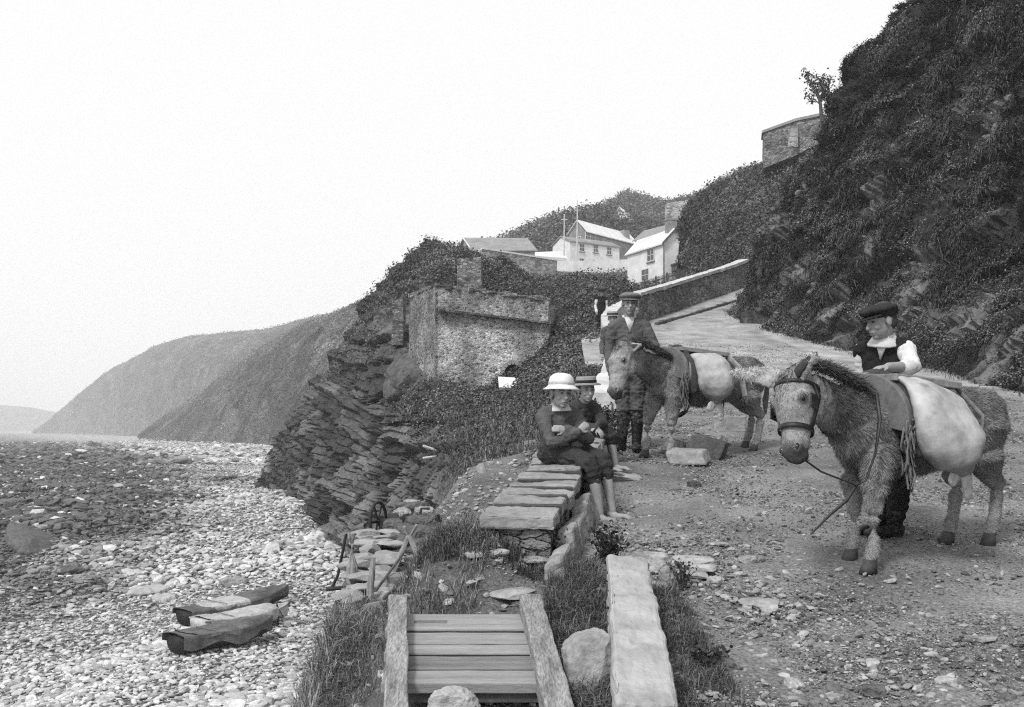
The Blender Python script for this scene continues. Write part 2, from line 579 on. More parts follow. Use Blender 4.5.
# sea
xs = np.array([-1780, -1200, -800, 0, 600.]); ys = np.array([-80, 600, 1200, 1800, 2650.])
gx, gy = np.meshgrid(xs, ys, indexing='ij')
v = np.stack([gx.ravel(), gy.ravel(), np.full(gx.size, -8.3)], 1)
structure(mesh_obj("sea", raw_mesh("sea", v, grid_faces(5, 5)), M_SEA))

# road and terrace
ny, nx = 420, 260
yy = np.exp(np.linspace(math.log(1.2), math.log(52), ny))
L = np.where(yy < 9.5, terrace_edge(yy) - 1.6, 0)
Lr = road_left(yy) - 0.7
k = smooth(9.3, 11.5, yy)
L = (terrace_edge(np.minimum(yy, 10.8)) - 1.6) * (1 - k) + Lr * k
R = 11.0 + 0 * yy
uu = np.linspace(0, 1, nx) ** 1.35
X = L[:, None] + (R - L)[:, None] * uu[None, :]
Y = np.repeat(yy[:, None], nx, 1)
v = np.stack([X.ravel(), Y.ravel(), np.zeros(ny * nx)], 1)
v[:, 2] = ground_z(v[:, 0], v[:, 1])
v[:, 2] += fbm(v * np.array([1.3, 1.3, 0]), 4) * 0.035 + fbm(v * np.array([7, 7, 0]), 3) * 0.012
# ruts and the worn camber
c = 1 + 0.35 * fbm(v * np.array([.6, .35, 0]), 5) + .3 * fbm(v * np.array([1.6, .25, 0]) + 3, 3) * smooth(9, 16, v[:, 1])
c *= 1 - 0.35 * smooth(0.25, -0.6, v[:, 0] - wall_x(v[:, 1])) * smooth(11, 9, v[:, 1])
c *= 1.0 + .65 * smooth(12, 24, v[:, 1])                                 # whiter higher up the road
c *= 1 - 0.45 * smooth(0.9, 0.2, np.abs(v[:, 0] - 0.35)) * smooth(5.6, 4.8, v[:, 1])
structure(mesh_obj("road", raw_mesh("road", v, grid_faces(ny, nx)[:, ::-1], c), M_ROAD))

# ------------------------------------------------------------------ slopes drawn through survey points (bearing, elevation, distance)
class TPS:
    def __init__(s, pts, vals, reg=1e-4):
        s.p = np.asarray(pts, float) / 100.0
        n = len(s.p)
        K = s._k(s.p, s.p) + reg * np.eye(n)
        Q = np.hstack([np.ones((n, 1)), s.p])
        A = np.block([[K, Q], [Q.T, np.zeros((3, 3))]])
        s.w = np.linalg.solve(A, np.concatenate([vals, np.zeros(3)]))
    def _k(s, a, b):
        r2 = ((a[:, None, :] - b[None, :, :]) ** 2).sum(2)
        return 0.5 * r2 * np.log(r2 + 1e-9)
    def __call__(s, q):
        q = np.asarray(q, float) / 100.0
        return s._k(q, s.p) @ s.w[:len(s.p)] + np.hstack([np.ones((len(q), 1)), q]) @ s.w[len(s.p):]

def slope(name, pxs, top, bot, nv, ctrl, dmin, dmax, disp, colfn, material, back=3, left_turn=False):
    """a hillside through survey points; the crest rolls over and falls away behind"""
    ctrl = np.asarray(ctrl, float)
    tps = TPS(ctrl[:, :2], np.log(ctrl[:, 2]))
    nu = len(pxs)
    T = interp(pxs, *zip(*top)); B = interp(pxs, *zip(*bot))
    s = np.linspace(0, 1, nv)
    py = B[:, None] + (T - B)[:, None] * s[None, :]
    px = np.repeat(np.asarray(pxs)[:, None], nv, 1)
    q = np.stack([px.ravel(), py.ravel()], 1)
    d = np.clip(np.exp(tps(q)), dmin, dmax)
    v = np.stack([(q[:, 0] - CX) / FPX * d, d, (HOR - q[:, 1]) / FPX * d], 1).reshape(nu, nv, 3)
    # normals by differences
    du = np.gradient(v, axis=0); dv = np.gradient(v, axis=1)
    n = np.cross(du, dv); n /= np.linalg.norm(n, axis=2)[..., None] + 1e-9
    flip = (n * v).sum(2) > 0
    n[flip] *= -1
    flat = v.reshape(-1, 3)
    vd = flat + n.reshape(-1, 3) * disp(flat, q, d)[:, None]
    if name == "cliff":
        inroad = (vd[:, 0] > road_left(vd[:, 1]) - .05) & (vd[:, 1] < 40)
        vd[:, 2] = np.where(inroad, np.minimum(vd[:, 2], G(vd[:, 1]) - .4), vd[:, 2])
    col = colfn(flat, q, d)
    V = vd.reshape(nu, nv, 3)
    D = d.reshape(nu, nv)
    rows = [V]
    last = V[:, -1]
    ext = []
    for k in range(1, back + 1):
        e = last.copy()
        e[:, 1] += D[:, -1] * 0.08 * k
        e[:, 0] += (e[:, 0] / e[:, 1]) * D[:, -1] * 0.05 * k
        e[:, 2] -= D[:, -1] * 0.02 * k * k
        ext.append(e)
    V = np.concatenate([V] + [e[:, None] for e in ext], 1)
    C = col.reshape(nu, nv)
    C = np.concatenate([C] + [C[:, -1:]] * back, 1)
    nvv = nv + back
    if left_turn:
        pre = []
        for k in (3, 2, 1):
            e = V[0].copy()
            e[:, 1] += e[:, 1] * 0.12 * k
            e[:, 0] += 1.2 * k + e[:, 0] * 0.1 * k
            pre.append(e)
        V = np.concatenate([np.stack(pre), V], 0)
        C = np.concatenate([C[:1]] * 3 + [C], 0)
    m = raw_mesh(name, V.reshape(-1, 3), grid_faces(V.shape[0], nvv)[:, ::-1], C.ravel(), name != "cliff")
    o = mesh_obj(name, m, material)
    return o, vd, n.reshape(-1, 3), q, d

# cliff below the village, from the shingle up past the old bastion
cliff_ctrl = [(265, 492, 92), (268, 487, 90), (300, 430, 82), (330, 385, 77), (365, 330, 72), (395, 275, 66), (420, 252, 61), (455, 250, 60), (500, 268, 66),
              (545, 278, 80), (590, 285, 70), (625, 288, 75), (615, 305, 46), (300, 497, 82), (330, 515, 62), (350, 532, 50), (372, 548, 40), (400, 562, 37), (430, 570, 30), (460, 560, 16),
              (350, 420, 58), (380, 470, 47), (340, 480, 59), (400, 400, 47), (405, 340, 48), (420, 385, 37), (450, 398, 33.5), (480, 404, 33), (480, 386, 39), (452, 382, 40), (510, 374, 38.5), (430, 372, 42), (540, 350, 38), (510, 390, 33), (548, 360, 34), (560, 300, 58), (550, 330, 40),
              (590, 330, 38), (592, 350, 30), (598, 365, 26), (585, 385, 19), (586, 412, 14.5), (575, 440, 11), (550, 440, 11.6), (530, 455, 11.2), (500, 430, 19), (480, 455, 17), (450, 440, 27), (470, 420, 28),
              (400, 470, 42), (420, 430, 38), (440, 500, 22), (470, 490, 12), (490, 510, 9.9), (460, 520, 13), (420, 520, 30), (395, 530, 39), (540, 480, 10)]
def hash1(a, b=0.0):
    h = np.sin(a * 127.1 + b * 311.7) * 43758.5453
    return h - np.floor(h)
def strata(pn, fs, fj, bed, jn, warp=.5, wf=.22):
    """bedded and jointed rock: returns outward steps (0..1) and a tone per block"""
    wq = fbm(pn * wf, 4) * warp
    s_ = pn @ bed * fs + wq * fs + .25 * fbm(pn * 1.3, 3)
    i = np.floor(s_); fr_ = s_ - i
    j_ = pn @ jn * fj * (0.6 + .9 * hash1(i, 3.)) + 10 * hash1(i, 1.) + .3 * fbm(pn * .9 + 4, 3)
    k_ = np.floor(j_); fj_ = j_ - k_
    step = .55 * hash1(i, k_) + .45 * hash1(i, 7.)
    lip = (1 - fr_) ** 1.5 * .35
    crack = np.minimum(smooth(0, .1, fj_), smooth(1, .93, fj_)) * np.minimum(smooth(0, .09, fr_), smooth(1, .95, fr_))
    return (step + lip) * (.35 + .65 * crack), (.55 + .9 * hash1(i + 5, k_)) * (.55 + .45 * crack)
CB, CJ = np.array([.62, .1, .78]), np.array([.75, -.3, -.6])
def crag(pn, q, d):
    rocky = smooth(600, 430, q[:, 0]) * smooth(10, 30, d)
    big = fbm(pn * 0.16, 4) * 1.6 * smooth(20, 45, d) + ridged(pn * np.array([.22, .22, .1]), 3) * .7 * smooth(30, 50, d)
    st, _ = strata(pn, 1.15, .3, CB, CJ, .3)
    st2, _ = strata(pn + 9, 2.9, .7, CB, CJ, .3)
    led = (st * .9 + st2 * .35) * rocky * (1 - .6 * cliff_veg(pn, q))
    return big + led + fbm(pn * 1.3, 4) * (0.06 + 0.2 * smooth(12, 50, d))
veg_ctrl = TPS([(300, 430), (270, 480), (340, 500), (370, 540), (380, 450), (400, 480), (340, 400), (360, 350), (400, 270), (420, 255), (460, 255), (520, 275), (600, 300), (580, 360), (560, 420),
                (520, 440), (480, 440), (450, 420), (430, 400), (440, 460), (450, 500), (480, 490), (420, 360), (400, 320), (390, 400)],
               np.array([.25, 0, .05, .0, .1, .1, .4, .55, .9, 1, 1, 1, 1, 1, 1, 1, .9, .8, .75, .5, .5, .8, .6, .6, .35]), 0.05)
def cliff_veg(pn, q):
    return np.clip(veg_ctrl(q) + 0.55 * fbm(pn * 0.35, 4), 0, 1)
def cliff_col(pn, q, d):
    vg = cliff_veg(pn, q)
    _, tn = strata(pn, 1.15, .3, CB, CJ, .3)
    _, t2 = strata(pn + 9, 2.9, .7, CB, CJ, .3)
    return 0.095 * tn ** 1.6 * (.4 + .6 * t2) * (1 - vg) + 0.06 * vg
CLIFF_TOP = [(262, 494), (270, 482), (285, 460), (300, 428), (318, 400), (345, 358), (368, 325), (385, 293), (400, 270), (412, 257), (425, 255), (445, 255), (462, 260), (480, 265), (500, 271), (515, 278), (530, 284), (555, 287), (580, 286), (600, 286), (625, 289)]
CLIFF_BOT = [(262, 498), (275, 494), (300, 502), (330, 522), (350, 540), (372, 556), (400, 580), (430, 585), (460, 575), (490, 545), (540, 490), (575, 450), (595, 415), (610, 370), (625, 330)]
cl, cl_v, cl_n, cl_q, cl_d = slope("cliff", np.linspace(262, 625, 460), CLIFF_TOP, CLIFF_BOT, 380, cliff_ctrl, 9.0, 100, crag, cliff_col, M_ROCK, left_turn=True)
structure(cl)

# bank above the bend of the road, below the cottages
ub_ctrl = [(535, 285, 88), (556, 273, 137), (600, 272, 138), (630, 270, 136), (600, 300, 62), (560, 300, 72), (640, 300, 62), (628, 289, 104), (660, 289, 92), (690, 284, 86), (700, 296, 58), (640, 312, 48), (600, 318, 45),
           (735, 272, 76), (735, 298, 54), (600, 286, 100), (770, 285, 56), (680, 270, 112), (720, 262, 84)]
def lumpy(pn, q, d):
    return fbm(pn * 0.25, 4) * 0.9 + fbm(pn * 1.1, 3) * 0.3
ub, ub_v, ub_n, ub_q, ub_d = slope("bank", np.linspace(535, 775, 200), [(535, 288), (552, 276), (575, 275), (600, 275), (628, 271), (640, 290), (692, 281), (700, 268), (775, 254)], [(535, 312), (600, 325), (640, 322), (700, 310), (775, 300)], 90,
                                   ub_ctrl, 40, 145, lumpy, lambda pn, q, d: 0.055 + 0.09 * smooth(575, 600, q[:, 0]) * smooth(645, 625, q[:, 0]) * smooth(300, 285, q[:, 1]), M_HILL)
structure(ub)

# second hill, behind the bend
h2_ctrl = [(676, 240, 96), (683, 205, 92), (700, 195, 92), (720, 182, 88), (768, 165, 82), (800, 155, 78), (840, 120, 78), (690, 292, 72), (720, 290, 64), (770, 280, 60), (840, 260, 58), (700, 250, 78), (760, 220, 68), (840, 180, 64)]
h2, h2_v, h2_n, h2_q, h2_d = slope("hill", np.linspace(684, 850, 170), [(684, 212), (690, 200), (705, 192), (720, 181), (740, 172), (768, 164), (800, 154), (850, 118)], [(684, 262), (692, 285), (715, 300), (850, 300)], 150,
                                   h2_ctrl, 55, 100, lambda pn, q, d: fbm(pn * 0.2, 4) * 1.0 + fbm(pn * 0.9, 4) * 0.5, lambda pn, q, d: 0.05 + 0.05 * (fbm(pn * .3, 3) > 0.25), M_HILL)
structure(h2)

# steep overgrown hillside along the right of the road
bc = np.array([1.2, 0]) + np.array([(7.4, -6), (7.0, 2), (7.2, 8), (8.2, 16), (9.2, 23), (8.8, 29), (7.8, 35), (7.7, 38), (8.4, 40.5), (10.5, 42), (14, 43), (20, 44), (30, 46.)])
seg = np.concatenate([[0], np.cumsum(np.linalg.norm(np.diff(bc, axis=0), axis=1))])
tq = np.linspace(0, seg[-1], 420)
bx, by = np.interp(tq, seg, bc[:, 0]), np.interp(tq, seg, bc[:, 1])
for _ in range(14):
    bx[1:-1] = (bx[:-2] + bx[2:] + 2 * bx[1:-1]) / 4; by[1:-1] = (by[:-2] + by[2:] + 2 * by[1:-1]) / 4
nh = 330
hh = np.linspace(0, 1, nh)
HT = 27.0
foot = np.interp(hh * HT, [0, .5, 1.2, 27], [-.9, -.15, 0.15, 14.6])
Xh = bx[:, None] + foot[None, :]
Yh = np.repeat(by[:, None], nh, 1)
Zh = (G(np.minimum(by, 44)) - 0.25)[:, None] + hh[None, :] * HT
V = np.stack([Xh, Yh, Zh], 2)
du = np.gradient(V, axis=0); dv = np.gradient(V, axis=1)
N = np.cross(du, dv); N /= np.linalg.norm(N, axis=2)[..., None]
if N[60, 100, 0] > 0:
    N = -N
pf = V.reshape(-1, 3); nf_ = N.reshape(-1, 3)
bed = pf @ np.array([-.15, .35, .9])
wv = np.stack([pf[:, 0] * .3, pf[:, 1] * .3, bed * 1.1], 1)
amp = smooth(0.0, 0.12, np.repeat(hh[None, :], len(bx), 0).ravel())
hrock = smooth(0.13, 0.3, fbm(pf * np.array([.6, .6, .45]) + 5, 5) + 0.22 * smooth(6, 0, pf[:, 2] - G(np.minimum(pf[:, 1], 44))) - 0.12)
hst, htn = strata(pf, 2.6, 1.6, np.array([-.3, .35, .88]), np.array([.2, .9, .1]))
dsp = -.45 * amp + amp * (fbm(pf * 0.22, 4) * 1.3 + ridged(pf * np.array([.55, .55, .35]), 4) * 0.55) + hrock * (hst - .5) * 0.6 + fbm(pf * 2.2, 3) * 0.16
hs2, _ = strata(pf + 31, .85, .4, np.array([-.12, .12, .97]), np.array([.1, .95, .15]), .9, .3)
hs3, _ = strata(pf + 57, 2.1, .9, np.array([-.2, .1, .95]), np.array([.1, .95, .15]), .4, .5)
dsp += amp * ((hs2 - .4) * .65 + (hs3 - .4) * .3)
hv = pf + nf_ * dsp[:, None]
hcol = 0.03 * (1 - hrock) + 0.14 * htn * hrock
structure(mesh_obj("hillside", raw_mesh("hillside", hv, grid_faces(len(bx), nh), hcol, False), M_HILL))

# hills inland and headlands along the coast
def far_hill(name, crest, base, nv=110, rough=0.03, material=M_FARHILL):
    crest = np.asarray(crest, float); base = np.asarray(base, float)
    pxs = np.linspace(crest[0, 0], crest[-1, 0], 320)
    cy, cd = np.interp(pxs, crest[:, 0], crest[:, 1]), np.interp(pxs, crest[:, 0], crest[:, 2])
    by_, bd = np.interp(pxs, base[:, 0], base[:, 1]), np.interp(pxs, base[:, 0], base[:, 2])
    c = np.stack([(pxs - CX) / FPX * cd, cd, (HOR - cy) / FPX * cd], 1)
    bq = np.stack([(pxs - CX) / FPX * bd, bd, (HOR - by_) / FPX * bd], 1)
    s = np.concatenate([np.linspace(0, 1, nv), [1.12, 1.3, 1.6]])
    V = bq[:, None, :] + (c - bq)[:, None, :] * np.minimum(s, 2)[None, :, None]
    prof = np.where(s <= 1, s + 0.16 * np.sin(np.pi * np.minimum(s, 1)) , 1 - (s - 1) * 1.2)
    V[:, :, 2] = bq[:, None, 2] + (c - bq)[:, None, 2] * prof[None, :]
    f = V.reshape(-1, 3)
    sc = 1.0 / (np.mean(cd) * 0.06)
    amp = np.mean(cd) * rough * np.repeat(np.sin(np.pi * np.clip(s, 0.0, 1.0)) * .9 + .1, 1)[None, :].repeat(320, 0).ravel()
    f[:, 1] += fbm(f * sc, 5) * amp + (ridged(f * sc * np.array([2.2, 2.2, .5]), 4) - .6) * amp * .45
    f[:, 2] += fbm(f * sc * 2.5 + 7, 4) * amp * 0.22
    o = mesh_obj(name, raw_mesh(name, f, grid_faces(320, len(s))[:, ::-1]), material)
    structure(o)
    return f[:320 * len(s)], cd
fh_, _ = far_hill("headland", [(140, 436, 560), (165, 415, 560), (187, 402, 540), (225, 374, 500), (262, 346, 460), (305, 323, 420), (337, 311, 380), (375, 295, 340), (420, 280, 300), (470, 262, 280)],
         [(140, 438, 540), (187, 440, 430), (275, 447, 300), (340, 452, 230), (470, 455, 180)])
HEAD_SCRUB = globals().get("HEAD_SCRUB", []) + [(fh_, 1.3)]
fh_, _ = far_hill("headland", [(36, 432, 1500), (66, 405, 1350), (103, 374, 1200), (155, 346, 1050), (187, 336, 980), (225, 333, 930), (262, 330, 900), (309, 318, 860), (340, 312, 820), (420, 290, 780)],
         [(36, 433, 1480), (100, 434, 1150), (155, 436, 900), (225, 438, 650), (420, 440, 480)])
HEAD_SCRUB = globals().get("HEAD_SCRUB", []) + [(fh_, 2.6)]
far_hill("headland", [(-120, 398, 2400), (0, 405, 2350), (30, 407, 2300), (50, 411, 2250), (90, 420, 2200), (130, 428, 2150)], [(-120, 431, 2200), (130, 431, 2100)], rough=0.008)
fh_, _ = far_hill("hills", [(420, 268, 230), (500, 243, 215), (530, 228, 205), (560, 216, 200), (600, 208, 200), (625, 212, 200), (650, 226, 200), (690, 240, 200)], [(420, 300, 170), (690, 290, 160)], rough=0.02)
FAR_SCRUB = globals().get("FAR_SCRUB", []) + [(fh_, .9)]
fh_, _ = far_hill("hills", [(560, 232, 300), (590, 215, 295), (612, 203, 290), (627, 194, 285), (650, 201, 280), (668, 206, 280), (700, 196, 280), (740, 172, 270), (800, 160, 260)], [(560, 290, 210), (800, 290, 200)], rough=0.02)
FAR_SCRUB = globals().get("FAR_SCRUB", []) + [(fh_, 1.1)]

# haze over the whole bay
hm = bpy.data.materials.new("haze")
hm.use_nodes = True
hn = hm.node_tree
for n_ in list(hn.nodes):
    if n_.type == 'BSDF_PRINCIPLED':
        hn.nodes.remove(n_)
vol = hn.nodes.new("ShaderNodeVolumePrincipled")
vol.inputs["Color"].default_value = _g(1.0)
vol.inputs["Density"].default_value = 0.0006
vol.inputs["Anisotropy"].default_value = 0.0
hn.links.new(vol.outputs[0], hn.nodes["Material Output"].inputs["Volume"])
o = MB().box((-300, 1300, 75), (1500, 0, 0), (0, 1400, 0), (0, 0, 85)).build("haze", hm)
o['kind'] = 'stuff'
o['label'] = 'pale sea haze fading the distant headlands'

# ------------------------------------------------------------------ ground cover
def leaf_cloud(name, pts, nrm, size, col, material, spread=0.06, parent=None, lift=0.5, label=None, droop=0.0):
    """small leaf-shaped faces scattered over a surface"""
    n = len(pts)
    r = RNG.normal(size=(n, 3))
    nn = nrm + 0.75 * RNG.normal(size=(n, 3)); nn[:, 2] += 0.35 - droop
    nn /= np.linalg.norm(nn, axis=1)[:, None]
    a = np.cross(nn, r); a /= np.linalg.norm(a, axis=1)[:, None] + 1e-9
    b = np.cross(nn, a)
    c = pts + nrm * (RNG.random((n, 1)) * lift * size[:, None] * 3) + RNG.normal(size=(n, 3)) * size[:, None] * spread * 10
    s = size[:, None]
    q = np.stack([c - a * s * .5, c - b * s * .32 + nn * s * .06, c + a * s * .5, c + b * s * .32 + nn * s * .06], 1).reshape(-1, 3)
    f = np.arange(n * 4).reshape(n, 4)
    m = raw_mesh(name, q, f, np.repeat(col, 4), False)
    o = mesh_obj(name, m, material, parent)
    return o

def pick(nv, wgt, n):
    p = wgt / wgt.sum()
    return RNG.choice(nv, n, p=p)

# hillside cover: ivy, fern, heather in clumps
hd = np.linalg.norm(hv, axis=1)
vis = ((hv[:, 0] / np.maximum(hv[:, 1], .1)) < 0.56) & (hv[:, 1] > 6) & ((hv[:, 2] / np.maximum(hv[:, 1], .1)) < 0.47)
clump = smooth(-0.25, 0.35, fbm(hv * 0.9, 4))
area = hd * 0 + 1
wgt = vis * (1 - 0.9 * hrock) * (0.12 + clump) * np.minimum(1, (14 / hd) + 0.45)
ix = pick(len(hv), wgt, 520000)
sz = 0.018 + 0.02 * RNG.random(len(ix)) + 0.001 * hd[ix]
cc = (0.028 + 0.115 * RNG.random(len(ix)) ** 2) * (0.35 + 1.7 * smooth(-.2, .45, fbm(hv[ix] * 0.6 + 3, 4)))
cc = np.where(RNG.random(len(ix)) < 0.02, cc * 2.4, cc)
stuff(leaf_cloud("undergrowth", hv[ix], nf_[ix], sz, cc, M_LEAF, 0.06), "dark ivy and fern covering the steep hillside")
def blades(pts, nrm, flow, ln, wd, col, label):
    n = len(pts)
    d_ = flow + .45 * RNG.normal(size=(n, 3)) + nrm * .35
    d_ /= np.linalg.norm(d_, axis=1)[:, None]
    sv = np.cross(d_, nrm); sv /= np.linalg.norm(sv, axis=1)[:, None] + 1e-9
    tip = pts + d_ * ln[:, None] - np.array([0, 0, .35]) * ln[:, None]
    mid = pts + d_ * (ln * .5)[:, None] + nrm * (ln * .15)[:, None]
    w_ = wd[:, None]
    v = np.stack([pts - sv * w_, pts + sv * w_, mid + sv * w_ * .7, tip, mid - sv * w_ * .7], 1).reshape(-1, 3)
    i0 = np.arange(n) * 5
    tri = np.concatenate([np.stack([i0, i0 + 1, i0 + 2], 1), np.stack([i0, i0 + 2, i0 + 4], 1), np.stack([i0 + 4, i0 + 2, i0 + 3], 1)])
    return stuff(mesh_obj("grass", raw_mesh("grass", v, tri, np.repeat(col, 5), False), M_GRASS), label)
gm = smooth(.0, .3, fbm(hv * np.array([.45, .45, .6]) + 11, 4))
ix = pick(len(hv), vis * gm * (1 - .8 * hrock) * np.minimum(1, 14 / hd + .4), 45000)
blades(hv[ix], nf_[ix], np.array([-.35, -.25, -.75]) + 0 * hv[ix], (.06 + .1 * RNG.random(len(ix))) * (1 + hd[ix] / 40), .003 + .0004 * hd[ix], (.03 + .16 * RNG.random(len(ix)) ** 1.8), "long grass hanging down the steep hillside")

# cover on the cliff top, bank and second hill
vg = cliff_veg(cl_v, cl_q)
wgt = smooth(.5, .85, vg) * (~((cl_v[:, 0] > road_left(cl_v[:, 1]) - .3) & (cl_v[:, 1] < 40))) * np.clip(cl_d / 20, .5, 1.4) * smooth(10.2, 12.5, cl_d)
ix = pick(len(cl_v), wgt, 190000)
sz = 0.025 + 0.0018 * cl_d[ix] * (0.6 + 0.8 * RNG.random(len(ix)))
cc = (0.05 + 0.15 * RNG.random(len(ix)) ** 1.6) * (0.7 + 0.7 * smooth(-.3, .4, fbm(cl_v[ix] * 0.4, 3)))
stuff(leaf_cloud("undergrowth", cl_v[ix], cl_n[ix], sz, cc, M_LEAF, 0.05), "scrub and rough grass over the cliff and the bank below the road")
ix = pick(len(ub_v), np.where(ub_d < 130, 1.0, .5), 26000)
sz = 0.0024 * ub_d[ix] * (0.6 + 0.8 * RNG.random(len(ix)))
cc = 0.03 + 0.08 * RNG.random(len(ix)) ** 1.6
stuff(leaf_cloud("undergrowth", ub_v[ix], ub_n[ix], sz, cc, M_LEAF, 0.05), "bushes on the bank between the bend wall and the cottages")
ix = pick(len(h2_v), np.ones(len(h2_v)), 60000)
sz = 0.0024 * h2_d[ix] * (0.6 + 0.8 * RNG.random(len(ix)))
cc = (0.045 + 0.12 * RNG.random(len(ix)) ** 1.7) * (0.7 + 0.8 * smooth(-.3, .4, fbm(h2_v[ix] * 0.25, 3)))
stuff(leaf_cloud("undergrowth", h2_v[ix], h2_n[ix], sz, cc, M_LEAF, 0.05), "dark scrub on the second hill beside the cottage")

for fh_, szz in HEAD_SCRUB:
    ix = RNG.integers(0, len(fh_), 60000)
    up_ = np.tile(np.array([0, -.5, .85]), (len(ix), 1))
    patch_ = smooth(-.15, .3, fbm(fh_[ix] * .025 / szz, 4))
    gul_ = smooth(.45, .8, ridged(fh_[ix] * np.array([.05, .05, .006]) / szz, 3))
    tone = (.06 + .2 * RNG.random(len(ix)) ** 1.5) * (.35 + 1.0 * patch_) * (.5 + .8 * gul_)
    stuff(leaf_cloud("scrub", fh_[ix] + RNG.normal(size=(len(ix), 3)) * szz * .25, up_, szz * .6 * (.4 + .9 * RNG.random(len(ix))), tone, M_LEAF, .004, None, .05), "low scrub and gorse speckling the coastal headland")
for fh_, szz in FAR_SCRUB:
    ix = RNG.integers(0, len(fh_), 42000)
    up_ = np.tile(np.array([0, -.5, .85]), (len(ix), 1))
    tone = .05 + .13 * RNG.random(len(ix)) ** 1.5 * (.5 + 1.0 * smooth(-.2, .3, fbm(fh_[ix] * .06, 3)))
    stuff(leaf_cloud("woodland", fh_[ix] + RNG.normal(size=(len(ix), 3)) * .5, up_, .62 * szz * (.5 + .8 * RNG.random(len(ix))), tone, M_LEAF, .02), "woods and scrub over the hill behind the village")

# ------------------------------------------------------------------ stones
def ico(sub):
    t_ = (1 + 5 ** .5) / 2
    v = [(-1, t_, 0), (1, t_, 0), (-1, -t_, 0), (1, -t_, 0), (0, -1, t_), (0, 1, t_), (0, -1, -t_), (0, 1, -t_), (t_, 0, -1), (t_, 0, 1), (-t_, 0, -1), (-t_, 0, 1)]
    f = [(0, 11, 5), (0, 5, 1), (0, 1, 7), (0, 7, 10), (0, 10, 11), (1, 5, 9), (5, 11, 4), (11, 10, 2), (10, 7, 6), (7, 1, 8), (3, 9, 4), (3, 4, 2), (3, 2, 6), (3, 6, 8), (3, 8, 9), (4, 9, 5), (2, 4, 11), (6, 2, 10), (8, 6, 7), (9, 8, 1)]
    v = [np.array(x) / np.linalg.norm(x) for x in v]
    for _ in range(sub):
        mid, nf2 = {}, []
        def mp_(a, b):
            k_ = (min(a, b), max(a, b))
            if k_ not in mid:
                v.append(norm(v[a] + v[b])); mid[k_] = len(v) - 1
            return mid[k_]
        for a, b, c in f:
            x, y, z = mp_(a, b), mp_(b, c), mp_(c, a)
            nf2 += [(a, x, z), (b, y, x), (c, z, y), (x, y, z)]
        f = nf2
    return np.array(v), np.array(f)

def facets(v, n, seed, lo=.62, hi=.9):
    """knock flat faces onto a rounded stone"""
    r = np.random.default_rng(seed)
    v = np.array(v, float)
    for _ in range(n):
        a = norm(r.normal(size=3)); h = r.uniform(lo, hi)
        t_ = np.maximum(0, v @ a - h)
        v = v - t_[:, None] * a[None, :]
    return v

def stone_field(name, pts, size, flat, col, material, sub=0, up=None, smooth_sh=False):
    tv, tf = ico(sub)
    n = len(pts)
    if sub:
        T = np.stack([facets(tv, 7, q_) for q_ in range(24)])
        V = T[RNG.integers(0, 24, n)] * (1 + 0.08 * RNG.normal(size=(n, len(tv), 1)))
    else:
        V = np.repeat(tv[None], n, 0)
        V = V * (1 + 0.28 * RNG.normal(size=(n, len(tv), 1)).clip(-1.6, 1.6))
    # squarish stones
    V = np.sign(V) * np.abs(V) ** 0.8
    ax = np.stack([size * RNG.uniform(.55, 1.0, n), size * RNG.uniform(.4, .8, n), size * flat], 1)
    V = V * ax[:, None, :]
    th = RNG.uniform(0, 6.283, n); ti = RNG.normal(0, .25, n); tj = RNG.normal(0, .25, n)
    x, y, z = V[..., 0].copy(), V[..., 1].copy(), V[..., 2].copy()
    y, z = y * np.cos(ti)[:, None] - z * np.sin(ti)[:, None], y * np.sin(ti)[:, None] + z * np.cos(ti)[:, None]
    x, z = x * np.cos(tj)[:, None] - z * np.sin(tj)[:, None], x * np.sin(tj)[:, None] + z * np.cos(tj)[:, None]
    x, y = x * np.cos(th)[:, None] - y * np.sin(th)[:, None], x * np.sin(th)[:, None] + y * np.cos(th)[:, None]
    V = np.stack([x, y, z], 2) + np.asarray(pts)[:, None, :]
    F = (tf[None] + (np.arange(n) * len(tv))[:, None, None]).reshape(-1, 3)
    m = raw_mesh(name, V.reshape(-1, 3), F, np.repeat(col, len(tv)), smooth_sh)
    return mesh_obj(name, m, material)

# shingle
def shingle(n, y0, y1, smin, smax, sub):
    y = np.exp(RNG.uniform(math.log(y0), math.log(y1), n))
    px = RNG.uniform(-40, interp(y, [15, 25, 40, 50, 70, 100, 160, 300, 480], [400, 380, 375, 350, 310, 290, 285, 270, 190]))
    x = (px - 512) / 1000 * y
    z = beach_z(x, y)
    dk = beach_dark(x, y)
    z = z + fbm(np.stack([x * .35, y * .35, 0 * x], 1), 4) * 0.22 + dk * ridged(np.stack([x * .22, y * .12, 0 * x], 1), 3) * 0.35
    s = smin + (smax - smin) * RNG.random(n) ** 3
    patch = smooth(-.1, .45, fbm(np.stack([x * .16, y * .12, 0 * x + 4], 1), 3))
    s = s * (0.62 + 0.75 * patch + 0.3 * dk)
    c = (0.26 + 0.4 * RNG.random(n) ** 0.9) * (1 - 0.76 * dk * (RNG.random(n) < .93)) * (1 + .15 * fbm(np.stack([x * .1, y * .1, 0 * x], 1), 3))
    z = z + s * 0.18
    return np.stack([x, y, z], 1), s, c
p_, s_, c_ = shingle(34000, 17, 52, 0.07, 0.42, 1)
o = stone_field("pebbles", p_, s_ * .62, RNG.uniform(.2, .42, len(p_)), c_, M_PEBBLE, 1)
stuff(o, "pale shingle stones covering the near beach")
p_, s_, c_ = shingle(26000, 48, 150, 0.14, 0.7, 0)
o = stone_field("pebbles", p_, s_ * .62, RNG.uniform(.2, .42, len(p_)), c_, M_PEBBLE, 0)
stuff(o, "shingle and weed covered stones farther along the beach")

